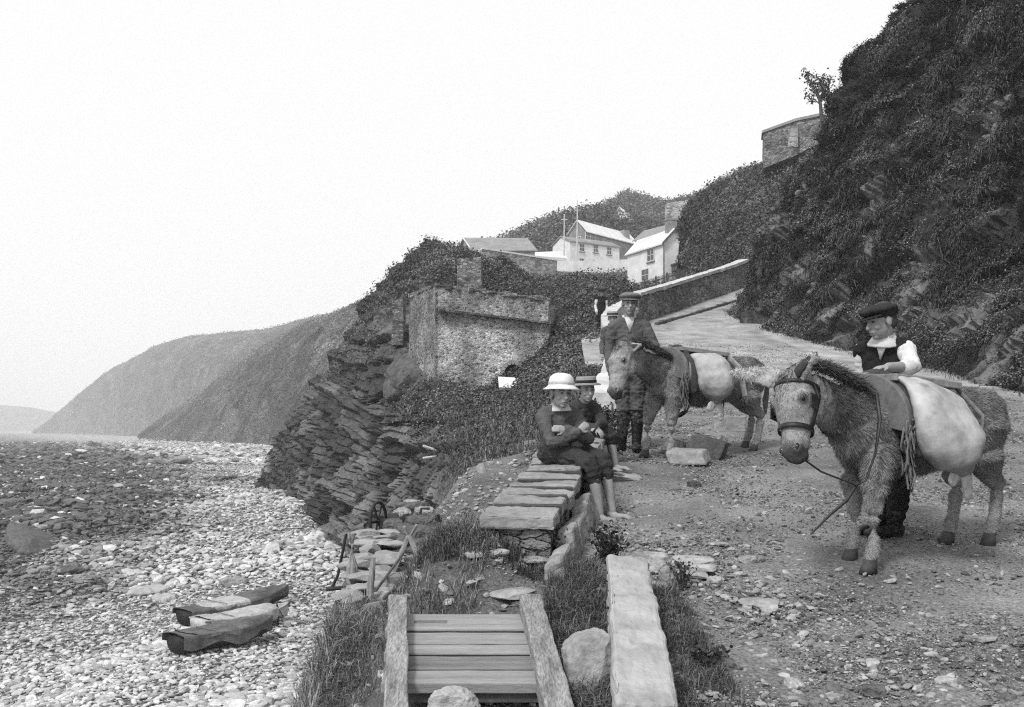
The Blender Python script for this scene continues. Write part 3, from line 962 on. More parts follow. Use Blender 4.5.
p_, s_, c_ = shingle(14000, 140, 480, 0.4, 1.8, 0)
o = stone_field("pebbles", p_, s_ * .62, RNG.uniform(.15, .3, len(p_)), c_, M_PEBBLE, 0)
stuff(o, "distant shingle bank and reef stones under the headland")

# loose grit on the road
n = 120000
y = np.exp(RNG.uniform(math.log(3.2), math.log(30), n))
px = RNG.uniform(420, 1060, n)
x = (px - 512) / 1000 * y
near_wall = smooth(1.5, 0.1, np.abs(x - (wall_x(y) + .5)))
keep = (x > wall_x(y) - .1) & (x < 8.2) & (RNG.random(n) < (0.25 + .75 * smooth(-.1, .3, fbm(np.stack([x * .9, y * .6, 0 * x], 1), 3)) + .5 * near_wall))
x, y = x[keep], y[keep]
n = len(x)
s = 0.0022 + 0.022 * RNG.random(n) ** 14 + 0.0008 * y
o = stone_field("gravel", np.stack([x, y, ground_z(x, y) + 0.004], 1), s, RNG.uniform(.25, .5, n), (0.09 + .34 * RNG.random(n) ** 1.7) * (1 + .45 * smooth(12, 22, y)), M_PEBBLE, 0)
stuff(o, "loose grit and slate chips on the road")
n = 1100
x = .55 + np.abs(RNG.normal(0, .8, n)); y = RNG.uniform(3.3, 6.5, n)
x = np.where(RNG.random(n) < .4, .9 + (5.6 - y) * .45 + RNG.normal(0, .18, n), x)
keep = (x < 4) & (x > wall_x(y) + .35)
x, y = x[keep], y[keep]; n = len(x)
o = stone_field("gravel", np.stack([x, y, ground_z(x, y) + .006], 1), 0.01 + .028 * RNG.random(n) ** 2.5, RNG.uniform(.2, .4, n), 0.14 + .26 * RNG.random(n), M_PEBBLE, 1)
stuff(o, "broken slate chips strewn down the lower road")
# pebbly run between the walls and the sitting wall
n = 3000
x = RNG.uniform(-1.1, 0.6, n); y = RNG.uniform(4.6, 10.6, n)
keep = (x > terrace_edge(y) + .05) & (x < wall_x(y) + .1)
x, y = x[keep], y[keep]; n = len(x)
o = stone_field("gravel", np.stack([x, y, ground_z(x, y) + .005], 1), 0.008 + .04 * RNG.random(n) ** 3, RNG.uniform(.25, .5, n), 0.14 + .3 * RNG.random(n), M_PEBBLE, 0)
stuff(o, "stony rubble on the lower terrace beside the sitting wall")

# ------------------------------------------------------------------ walls
def wall_run(mb, pts, zb, zt, th):
    """a wall of even thickness along plan points; zb, zt per point"""
    pts = np.asarray(pts, float)
    k = len(pts)
    nrm = []
    for i in range(k):
        t_ = norm(pts[min(i + 1, k - 1)] - pts[max(i - 1, 0)])
        nrm.append(np.array([-t_[1], t_[0]]))
    vs = []
    for i in range(k):
        a, c = pts[i] + nrm[i] * th / 2, pts[i] - nrm[i] * th / 2
        vs += [(a[0], a[1], zb[i]), (c[0], c[1], zb[i]), (c[0], c[1], zt[i]), (a[0], a[1], zt[i])]
    fs = [(0, 1, 2, 3), tuple((k - 1) * 4 + j for j in (3, 2, 1, 0))]
    for i in range(k - 1):
        for j in range(4):
            j2 = (j + 1) % 4
            fs.append((i * 4 + j, (i + 1) * 4 + j, (i + 1) * 4 + j2, i * 4 + j2))
    mb.add(vs, fs)
    return mb

# low wall that the two boys sit on: rubble body with coping slabs
sw = thing("sitting_wall", "low rubble wall capped with big flat slabs that two boys sit on", "wall", (0.2, 6.6, float(G(6.6))))
ys = np.linspace(5.36, 9.1, 12)
M_COPING = mat("coping_slab", 0.18, 0.34, 2.6, 6, 0.9, 0.7, 20, dist=0.02, fine=0.15)
def wall_top(y):
    return G(y) + 0.36
cuts = [5.3, 5.64, 5.93, 6.2, 6.48, 6.8, 7.1, 7.42, 7.86, 8.3, 8.72, 9.12]
body = MB()
wall_run(body, [(wall_x(y), y) for y in ys], [float(G(y)) - .45 for y in ys], [float(wall_top(y)) - .085 for y in ys], 0.33)
bm_ = mod_mesh(body.mesh("rubble"), sub=3)
jitter(bm_, 0.03, 6)
mesh_obj("rubble_body", bm_, M_DRYSTONE, sw)
for i in range(len(cuts) - 1):
    a, c = cuts[i] + .026, cuts[i + 1] - .026
    y = (a + c) / 2
    e2 = np.array([0.165 * (c - a) / 2, (c - a) / 2, 0.1 * (c - a) / 2])
    wdt = 0.2 + RNG.uniform(-.015, .03)
    mb = MB().box((wall_x(y) + RNG.uniform(-.015, .02), y, float(wall_top(y)) - .04 + RNG.uniform(-.014, .014)), (wdt, -.02, RNG.uniform(-.012, .012)), e2, (0, 0, .034 + RNG.uniform(0, .012)))
    q = mod_mesh(mb.mesh("c"), bevel=.012, sub=4)
    jitter(q, 0.015, 7); jitter(q, .01, 18)
    mesh_obj("coping_stone", q, M_COPING, sw)
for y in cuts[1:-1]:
    MB().box((wall_x(y), y, float(wall_top(y)) - .024), (.19, -.02, 0), (0, .034, .004), (0, 0, .022)).build("joint_shade", M_HAIR, sw)  # dark boxes standing in for the shade between slabs
# edging stones along the foot of the wall, road side
for i, y in enumerate(np.arange(5.2, 7.4, .42)):
    mb = MB().box((wall_x(y) + .24, y, float(G(y)) + .07), (.05, .01, .02), (.03, .17, .02), (-.02, 0, .12 + .04 * (i % 2)))
    q = mod_mesh(mb.mesh("c"), bevel=.02, sub=3); jitter(q, .03, 8)
    mesh_obj("edging_stone", q, M_STONE, sw)

# whitewashed parapet beside the road, sweeping round the bend
py_ = np.array([14.4, 15, 16, 18, 20, 23, 26, 29, 31.5, 33.5, 35.2, 36.6, 38, 40, 42, 44, 46.5])
px_ = road_left(py_)
for _ in range(2):
    px_[1:-1] = (px_[:-2] + px_[2:] + 2 * px_[1:-1]) / 4
_d = np.linspace(14.4, 46.5, 90); px_ = np.interp(_d, py_, px_); py_ = _d
for _ in range(12):
    px_[1:-1] = (px_[:-2] + px_[2:] + 2 * px_[1:-1]) / 4
hgt = np.interp(py_, [14.4, 15, 16, 18, 20, 28, 46], [.28, .38, .47, .66, .76, .86, 1.02])
pp = thing("roadside_parapet", "whitewashed parapet curving along the sea side of the road up to the bend", "wall", (2.0, 20, float(G(20))))
near = py_ <= 35.3
far_ = py_ >= 35.1
def prun(sel, name, material, hadd=0, th=.42, drop=.6):
    mb = MB()
    y = py_[sel]
    wall_run(mb, np.stack([px_[sel], y], 1), G(y) - drop, G(y) + hgt[sel] + hadd, th)
    q = mod_mesh(mb.mesh(name), sub=1); jitter(q, .06, 2)
    return mesh_obj(name, q, material, pp)
prun(near, "limewashed_wall", M_LIMEOLD, drop=3.0)
prun(far_, "rubble_wall", M_RUBBLE, drop=1.5)
mb = MB(); y = py_[far_]
vs = np.stack([px_[far_], y], 1)
wall_run(mb, vs, G(y) + hgt[far_] + .03, G(y) + hgt[far_] + .16, .52)
q = mod_mesh(mb.mesh("c"), sub=1); jitter(q, .05, 3)
mesh_obj("coping", q, M_LIMEOLD, pp)

# line of kerb stones at the foot of the bend wall: a low drain edge
mb = MB(); y = np.linspace(35, 43.5, 10); x = np.interp(y, py_, px_) + .9 + (y - 35) * .1
wall_run(mb, np.stack([x, y], 1), G(y) - .3, G(y) + .09, .12)
q = mod_mesh(mb.mesh("c"), bevel=.02, sub=3); jitter(q, .08, 2)
o = mesh_obj("drain_kerb", q, M_DKSTONE); tag(o, "thin dark kerb line crossing the upper road below the bend wall", "kerb")

# old stone bastion
A, B_, C_ = np.array([-3.92, 38.2]), np.array([-2.62, 34.2]), np.array([1.3, 35.6])
D_, E_ = np.array([1.9, 43.]), np.array([-3.6, 44.])
bz, bt = -1.6, [5.02, 4.85, 4.55, 5.0, 5.6]
bs = thing("stone_bastion", "tall roofless rubble stone bastion rising from the cliff below the village", "bastion", (-1, 38, 1))
mb = MB()
ring = [A, B_, C_, D_, E_]
cen = sum(ring) / 5
vs = []
for p, tz in zip(ring, bt):
    vs.append((*(p + (p - cen) * .03), bz))
for p, tz in zip(ring, bt):
    vs.append((*p, tz))
mb.add(vs, [(4, 3, 2, 1, 0), (5, 6, 7, 8, 9)] + [(i, (i + 1) % 5, 5 + (i + 1) % 5, 5 + i) for i in range(5)])
q = mod_mesh(mb.mesh("c"), sub=6); jitter(q, .09, 1.3, 4)
c_ = coords(q)
stain_shade = 0.75 + 0.55 * smooth(-.25, .3, fbm(c_ * np.array([.9, .9, .35]), 4) + .16 * (c_[:, 0] > -2.5) * smooth(4, 2.5, c_[:, 2]))  # random blotches, with the lower front painted brighter as if lit
stain_shade *= np.where((c_[:, 2] > 3.72 - 0.1 * (c_[:, 0] + 2.6)) & (c_[:, 0] > -3), .88, 1)
stain_shade *= np.where(c_[:, 0] < -2.55 - .3 * (c_[:, 1] - 34.2), .62, 1.1)  # left face painted darker as its shade, the rest brighter
set_cols(q, stain_shade * 1.55)
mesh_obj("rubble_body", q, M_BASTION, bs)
mb = MB()
def led(p, z): return np.array([p[0], p[1], z])
n1 = np.array([.32, -.95, 0])
p1, p2 = B_ + np.array([.1, 0]), C_
mb.box((led(p1, 4.02) + led(p2, 3.72)) / 2 + np.array([.03, -.1, 0]), (led(p2, 3.72) - led(p1, 4.02)) / 2, np.array([-.03, .1, 0]), (0, 0, .032))
q = mod_mesh(mb.mesh("c"), sub=4); jitter(q, .07, 2.5)
mesh_obj("string_course", q, M_RUBBLE, bs)
mb = MB(); rr_ = np.random.default_rng(21)
for (p1, z1), (p2, z2) in (((A, bt[0]), (B_, bt[1])), ((B_, bt[1]), (C_, bt[2]))):
    L_ = np.linalg.norm(p2 - p1); t_ = 0.0; u_ = (p2 - p1) / L_
    while t_ < L_:
        w_ = rr_.uniform(.12, .34)
        c = led(p1 + u_ * (t_ + w_ / 2), z1 + (z2 - z1) * t_ / L_ + .02) + np.array([-u_[1], u_[0], 0]) * .12
        mb.box(c, np.array([u_[0], u_[1], 0]) * w_ * .47, np.array([-u_[1], u_[0], 0]) * rr_.uniform(.12, .2), (0, 0, rr_.uniform(.03, .1)))
        t_ += w_
q = mod_mesh(mb.mesh("c"), bevel=.02, sub=1); jitter(q, .05, 3)
mesh_obj("coping", q, M_RUBBLE, bs)
# drain arch and the little sloping slab beneath it
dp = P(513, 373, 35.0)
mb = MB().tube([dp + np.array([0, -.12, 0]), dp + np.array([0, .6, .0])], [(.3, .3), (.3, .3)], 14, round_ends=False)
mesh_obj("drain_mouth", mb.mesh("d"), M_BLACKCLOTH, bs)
mb = MB()
for k in range(9):
    th = math.pi * k / 8
    mb.box(dp + np.array([math.cos(th) * .36, -.12, math.sin(th) * .36]), np.array([math.cos(th), 0, math.sin(th)]) * .07, (0, .09, 0), np.array([-math.sin(th), 0, math.cos(th)]) * .075)
mb.build("arch_ring", M_STONE, bs)
mb = MB().box(P(512, 384, 31.5), (.42, .1, -.02), (-.02, .3, .18), (0, -.03, .05))
o = mb.build("sloping_slab", M_LIME, None, bevel=.015)
tag(o, "small white sloping slab roof just below the arched drain of the bastion", "slab")
# narrow masonry stub left of the bastion and the block behind it
def block(name, label, cat, corners, mats, js=.08):
    mb = MB().hexa(corners)
    q = mod_mesh(mb.mesh(name), sub=4); jitter(q, js, 2)
    o = mesh_obj(name, q, mats)
    return tag(o, label, cat)
def quad_block(px0, px1, pyt0, pyt1, pyb, d, th):
    a, c = P(px0, pyb, d), P(px1, pyb, d)
    a2, c2 = P(px0, pyt0, d), P(px1, pyt1, d)
    bk = np.array([0, th, 0])
    return [a, c, c + bk, a + bk, a2, c2, c2 + bk, a2 + bk]
block("masonry_stub", "narrow broken stub of masonry standing on the crag left of the bastion", "wall", quad_block(392, 403, 302, 296, 345, 44, 1.0), M_RUBBLE)
block("stone_turret", "square rubble block rising behind the parapet of the bastion", "turret", quad_block(457, 481, 259, 257, 305, 47, 2.5), M_RUBBLE)

# walls up in the village
mb = MB(); wall_run(mb, [(-4.9, 124), (-3.75, 120), (5.6, 129)], [16.5, 16.5, 18], [20.7, 21.4, 21.5], .6)
q = mod_mesh(mb.mesh("c"), sub=4); jitter(q, .12, 1)
wl = thing("yard_wall", "pale rubble retaining wall below the long grey roofed shed", "wall", (0, 124, 17))
mesh_obj("rubble_body", q, M_PALERUBBLE, wl)
mb = MB(); wall_run(mb, [(-4.9, 124), (-3.75, 120), (5.6, 129)], [20.72, 21.42, 21.52], [20.9, 21.62, 21.72], .85)
mb.build("coping", M_LIME, wl)
mb = MB(); wall_run(mb, [(6.0, 138), (8.4, 138.5), (16.6, 142.5)], [21.6, 21.6, 21.9], [23.1, 23.1, 24.0], .5)
tag(mb.build("garden_wall", M_LIME), "plain white wall in front of the long white house", "wall")

# stone wall along the ridge of the second hill
mb = MB()
r1, r2, r3 = P(768, 133, 77), P(800, 122, 74.5), P(824, 117, 73)
pts = [P(767, 133, 84)[:2], r1[:2], r2[:2], r3[:2]]
wall_run(mb, pts, [20, 20, 20.3, 20.8], [r1[2] + 1.5, r1[2], r2[2], r3[2]], .7)
q = mod_mesh(mb.mesh("c"), sub=4); jitter(q, .12, 1)
rw = thing("ridge_wall", "long dark rubble wall along the crest of the hill beneath the lone tree", "wall", (20, 76, 20))
mesh_obj("rubble_body", q, M_RUBBLE, rw)
mb = MB(); wall_run(mb, pts, [r1[2] + 1.5, r1[2], r2[2], r3[2]], [r1[2] + 1.7, r1[2] + .2, r2[2] + .2, r3[2] + .2], .95)
mb.build("coping", M_STONE, rw)
mb = MB().box((r2 + r3) / 2 * .55 + r2 * .45 + np.array([-1.1, -.38, -1.3]), (.35, .02, 0), (0, .05, 0), (0, 0, .75))
mb.build("patched_plaster", M_PALERUBBLE, rw)

# tower-like ruin with a pale face
block("gable_ruin", "tall pale plastered gable of a ruined building above the white cottage", "ruin", quad_block(667, 688, 203, 200, 262, 118, 1.6), M_PALERUBBLE, .12)
mb = MB().tube([P(667, 204, 118.5), P(672, 201, 118.5), P(688, 200, 118.5)], [.2, .2, .2], 6)

# ------------------------------------------------------------------ houses
def house(name, label, K, e1, e2, zb, ze, zr, wallm, roofm, over=.25, cat="house", parts=True):
    K = np.asarray(K, float); e1 = np.asarray(e1, float); e2 = np.asarray(e2, float)
    o = thing(name, label, cat, (K[0], K[1], zb))
    p = [K, K + e1, K + e1 + e2, K + e2]
    mb = MB()
    v = [(*q_, zb) for q_ in p] + [(*q_, ze) for q_ in p] + [(*(K + e2 / 2), zr), (*(K + e1 + e2 / 2), zr)]
    mb.add(v, [(3, 2, 1, 0), (0, 1, 5, 4), (2, 3, 7, 6), (1, 2, 6, 9, 5), (3, 0, 4, 8, 7), (4, 5, 9, 8), (6, 7, 8, 9)])
    mb.build("wall", wallm, o)
    u1, u2 = norm(e1), norm(e2)
    mb = MB()
    for sgn in (0, 1):
        base = K + e2 * sgn
        mid = K + e2 / 2
        out = (-u2 if sgn == 0 else u2) * over
        sl_ = (zr - ze) / (np.linalg.norm(e2) / 2)
        a = np.array([*(base + out - u1 * over), ze - sl_ * over + .05])
        c = np.array([*(base + out + e1 + u1 * over), ze - sl_ * over + .05])
        r_a = np.array([*(mid - u1 * over), zr + .05]); r_c = np.array([*(mid + e1 + u1 * over), zr + .05])
        up = np.array([0, 0, .14])
        mb.hexa([a, c, r_c, r_a, a + up, c + up, r_c + up, r_a + up])
    mb.build("roof", roofm, o)
    return o
def window(parent, p, ux, nrm_, wd, ht, sill=True, bars=True):
    """p: centre on the wall face; ux along the wall; nrm_ outwards"""
    ux = np.array([*norm(ux), 0]); n_ = np.array([*norm(nrm_), 0]); up = np.array([0, 0, 1.])
    p = np.asarray(p, float)
    mb = MB()
    for s in (-1, 1):
        mb.box(p + ux * s * (wd / 2 - .05) + n_ * .03, ux * .05, n_ * .05, up * ht / 2)
        mb.box(p + up * s * (ht / 2 - .05) + n_ * .03, ux * (wd / 2 - .1), n_ * .05, up * .05)
    if bars:
        mb.box(p + n_ * .02, ux * .03, n_ * .035, up * (ht / 2 - .1))
        mb.box(p + n_ * .017, ux * (wd / 2 - .1), n_ * .03, up * .03)
    f = mb.build("window", M_FRAME, parent)
    g_ = MB().box(p + n_ * .012, ux * (wd / 2 - .06), n_ * .02, up * (ht / 2 - .06)).mesh("pane")
    l = parent.location
    g_.transform(Matrix.Translation((-l.x, -l.y, -l.z)))
    g_.materials.append(M_PANE)
    go = bpy.data.objects.new("pane", g_); COL.objects.link(go); go.parent = f
    if sill:
        s_ = MB().box(p - up * (ht / 2 + .06) + n_ * .06, ux * (wd / 2 + .08), n_ * .09, up * .05).mesh("sill")
        s_.transform(Matrix.Translation((-l.x, -l.y, -l.z))); s_.materials.append(M_DARKWALL)
        so_ = bpy.data.objects.new("sill", s_); COL.objects.link(so_); so_.parent = f

# white cottage by the bend
K = np.array([15.5, 102.]); e1 = np.array([-2.95, 6.7]); e2 = np.array([2.5, .9])
cot = house("white_cottage", "small white cottage with a gable and dark verge boards standing above the road bend", K, e1, e2, 13.2, 18.9, 20.35, M_LIME, M_PALEROOF, .22)
u = norm(e1); n_ = norm(np.array([-6.7, -2.95]))
def onwall(K, e1, px, zpx, offs=.0):
    """point of the vertical wall through K along e1 that lies on the given bearing"""
    r = (px - CX) / FPX
    t_ = (r * K[1] - K[0]) / (e1[0] - r * e1[1])
    q_ = K + e1 * t_
    return np.array([q_[0], q_[1], (HOR - zpx) / FPX * q_[1]])
window(cot, onwall(K, e1, 651, 255), e1, n_, .9 * 1.6, 1.35)
window(cot, onwall(K, e1, 645.5, 275), e1, n_, 1.5, 1.3)
mb = MB()
tp = K + e2 / 2
for a, c in (((*(K - norm(e2) * .3), 18.75), (*tp, 20.42)), ((*(K + e2 + norm(e2) * .3), 18.75), (*tp, 20.42))):
    a, c = np.array(a), np.array(c)
    off = np.array([.07, -.32, 0])
    mb.box((a + c) / 2 + off, (c - a) / 2, (.02, -.05, 0), (0, 0, .13))
mb.build("verge_board", M_DKWOOD, cot)
mb = MB().box((tp[0] - .25, tp[1] + .9, 20.7), (.55, .1, 0), (-.1, .4, 0), (0, 0, .75)); mb.box((tp[0] - .25, tp[1] + .9, 21.5), (.62, .1, 0), (-.1, .46, 0), (0, 0, .09))
mb.build("chimney", M_DARKWALL, cot)
dq = np.array([*K, 16]) + np.array([-.06, -.1, 0])
MB().tube([dq + (0, 0, 2.6), dq + (0, 0, -2.2)], [.055, .055], 8).build("downpipe", M_DARKWALL, cot)
pq = np.array([*(K + e2 * .62), 0]) + np.array([.2, -.5, 16.3])
mb = MB().box(pq, (.75, .25, 0), (-.2, .5, 0), (0, 0, .3)); mb.box(pq + (0, 0, .38), (.85, .3, 0), (-.22, .6, 0), (0, 0, .07))
mb.build("porch_hood", M_DKWOOD, cot)
gw = K + e2 + np.array([.2, 0])
mb = MB().box((gw[0] + .9, gw[1] + .6, 15.2), (.95, .3, 0), (-.1, .3, 0), (0, 0, 1.4))
mb.build("side_wall", M_LIME, cot)
# fence before the cottage
fe = thing("picket_fence", "weathered dark picket fence running in front of the white cottage", "fence", (16, 90, 12))
fa, fb = P(634, 289, 96), P(690, 272.5, 94)
mb = MB()
for i in range(46):
    q_ = fa + (fb - fa) * i / 45
    mb.box(q_ + (0, 0, -.15), (.035, 0, 0), (0, .02, 0), (0, 0, .62 + .03 * (i % 3)))
for dz in (-.35, .2):
    mb.box((fa + fb) / 2 + (0, .05, dz), (fb - fa) / 2, (0, .025, 0), (0, 0, .05))
mb.build("picket_panel", M_DKWOOD, fe)
for i in range(0, 6):
    q_ = fa + (fb - fa) * i / 5
    MB().box(q_ + (0, .08, -.2), (.07, 0, 0), (0, .06, 0), (0, 0, .85)).build("post", M_DKWOOD, fe)

# long white house
K = np.array([8.7, 150.]); e1 = np.array([7.95, 5.0]); e2 = np.array([-2.45, 3.9])
hb = house("white_house", "long white two storey house with three upper windows beside a lean-to", K, e1, e2, 22.2, 27.95, 29.0, M_LIME, M_DARKWALL, .2)
n_ = norm(np.array([5.0, -7.95]))
for px, zy in ((581.8, 247.6), (595.6, 248.7), (609, 250.8)):
    window(hb, onwall(K, e1, px, zy), e1, n_, 1.0, 1.2)
window(hb, onwall(K, e1, 581.5, 260.8), e1, n_, .95, .8, False)
window(hb, onwall(K, e1, 595, 260.8), e1, n_, 1.1, .35, False, False)
window(hb, onwall(K, e1, 616, 262.5), e1, n_, 1.1, .5, False, False)
# lean-to beside it
g_ = thing("lean_to", "low lean-to with a pale sloping roof joined to the end of the white house", "outbuilding", (5, 146, 22))
MB().hexa([(2.0, 144, 21), (7.9, 146.3, 21), (7.6, 149, 21), (1.7, 147, 21), (2.0, 144, 24.5), (7.9, 146.3, 24.5), (7.6, 149, 24.6), (1.7, 147, 24.6)]).build("wall", M_DARKWALL, g_)
MB().hexa([(1.8, 143.5, 24.6), (8.0, 145.9, 24.52), (8.0, 149.3, 26.2), (1.5, 147.4, 25.6), (1.8, 143.5, 24.85), (8.0, 145.9, 24.77), (8.0, 149.3, 26.45), (1.5, 147.4, 25.85)]).build("roof", M_PALEROOF, g_)
for s in (.3, .6, .85):
    q_ = np.array([2.0 + 5.9 * s, 144 + 2.3 * s, 23.6])
    window(g_, q_, (5.9, 2.3), (2.3, -5.9), .9, .9, False)

# house with the pale roof standing behind
K = np.array([11.9, 159.]); e1 = np.array([9.4, 11.2]); e2 = np.array([-2.7, 2.25])
hc = house("gabled_house", "tall grey walled house with a bright pale roof behind the long white house", K, e1, e2, 25, 31.3, 33.15, M_DARKWALL, M_PALEROOF, .3)
n_ = norm(np.array([11.2, -9.4]))
for px, zy in ((587.5, 236), (592.5, 237)):
    window(hc, onwall(K, e1, px, zy), e1, n_, 1.3, 1.3, False)
window(hc, np.array([*(K + e2 * .45), 30.2]), e2, -norm(e1), .9, .9, False)
MB().box((K[0] + 7.2, K[1] + 10.2, 32.5), (.5, .3, 0), (-.3, .4, 0), (0, 0, .9)).build("chimney", M_DARKWALL, hc)
# grey roofed house behind the cottage
K = np.array([18.3, 114.6]); e1 = np.array([-3.5, 5.4]); e2 = np.array([2.6, 1.6])
he = house("grey_roofed_house", "house with a wide grey slate roof partly hidden behind the white cottage", K, e1, e2, 17, 22.5, 23.7, M_DARKWALL, M_SLATE, .25)
n_ = norm(np.array([-5.4, -3.5]))
window(he, onwall(K, e1, 640, 242), e1, n_, .8, .7, False)
# upper house
K = np.array([21.2, 184.]); e1 = np.array([4.9, 11]); e2 = np.array([-2.5, 2.6])
hd_ = house("hill_house", "highest white house with a steep pale roof among the trees of the hill", K, e1, e2, 34, 38.6, 40.8, M_LIME, M_PALEROOF, .3)
n_ = norm(np.array([11, -4.9]))
window(hd_, onwall(K, e1, 632, 229), e1, n_, 2.2, 1.6, False)
# long shed
K = np.array([-5.4, 139.]); e1 = np.array([8.6, .2]); e2 = np.array([-2.5, 5.])
hs = house("long_shed", "long low shed with a plain grey slate roof at the top of the cliff", K, e1, e2, 20, 24.7, 26.75, M_DARKWALL, M_SLATE, .25, "shed")
MB().box((-.8, 138.93, 24.2), (1.6, .05, 0), (0, .03, 0), (0, 0, .35)).build("louvre", M_DKWOOD, hs)
mb = MB()
for a, c in (((-5.4, 139, 24.75), (-6.65, 141.5, 26.8)), ((-7.9, 144, 24.75), (-6.65, 141.5, 26.8))):
    a, c = np.array(a), np.array(c)
    mb.box((a + c) / 2 + (-.3, -.1, .1), (c - a) / 2, (-.04, -.02, 0), (0, 0, .1))
mb.build("verge_board", M_LIME, hs)

# masts
for px, yt, d, lab in ((564, 214, 147, "shorter pale mast standing over the lean-to roof"), (577, 200, 149, "tall pale flagpole rising in front of the gabled house")):
    a, c = P(px, 255, d), P(px + .3, yt, d)
    mst = MB().tube([a, c], [.12, .07], 8, round_ends=False)
    mst.box(c + (0, 0, -1.5 if px > 570 else -.8), (.5, 0, 0), (0, .05, 0), (0, 0, .05))
    tag(mst.build("mast", M_LIMEOLD), lab, "mast")

# lone tree on the ridge
def leafy_tree(label, base, h, spread, nleaf, lsz, tone, lean=0.0):
    base = np.asarray(base, float)
    tr = thing("tree", label, "tree", base)
    r = np.random.default_rng(11)
    mb = MB(); tips = []
    top = base + np.array([lean, 0, h * .55])
    mb.tube([base - (0, 0, .4), (base + top) / 2 + (.06, 0, 0), top], [h * .05, h * .038, h * .022], 8)
    for i in range(11):
        s = .45 + .5 * i / 10
        st = base + (top - base) * s
        a = i * 2.4
        en = st + np.array([math.cos(a) * spread * r.uniform(.5, 1), math.sin(a) * spread * r.uniform(.5, 1), h * r.uniform(.15, .5)])
        md = (st + en) / 2 + (0, 0, h * .03)
        mb.tube([st, md, en], [h * .017, h * .011, h * .004], 6)
        tips += [md * .4 + en * .6, en, en + (r.uniform(-.2, .2) * spread, 0, h * .08)]
    mb.build("trunk", M_BARK, tr)
    tips = np.array(tips)
    c = tips[r.integers(0, len(tips), nleaf)] + r.normal(size=(nleaf, 3)) * spread * .14
    nn = r.normal(size=(nleaf, 3)); nn /= np.linalg.norm(nn, axis=1)[:, None]
    o = leaf_cloud("crown", c, nn, lsz * (.6 + .8 * r.random(nleaf)), tone * (.5 + r.random(nleaf)), M_LEAF, .02, tr)
    return tr
leafy_tree("lone wind bent tree on the skyline beside the end of the ridge wall", P(822, 116, 72.5), 3.2, 1.0, 700, .2, .06, -.35)

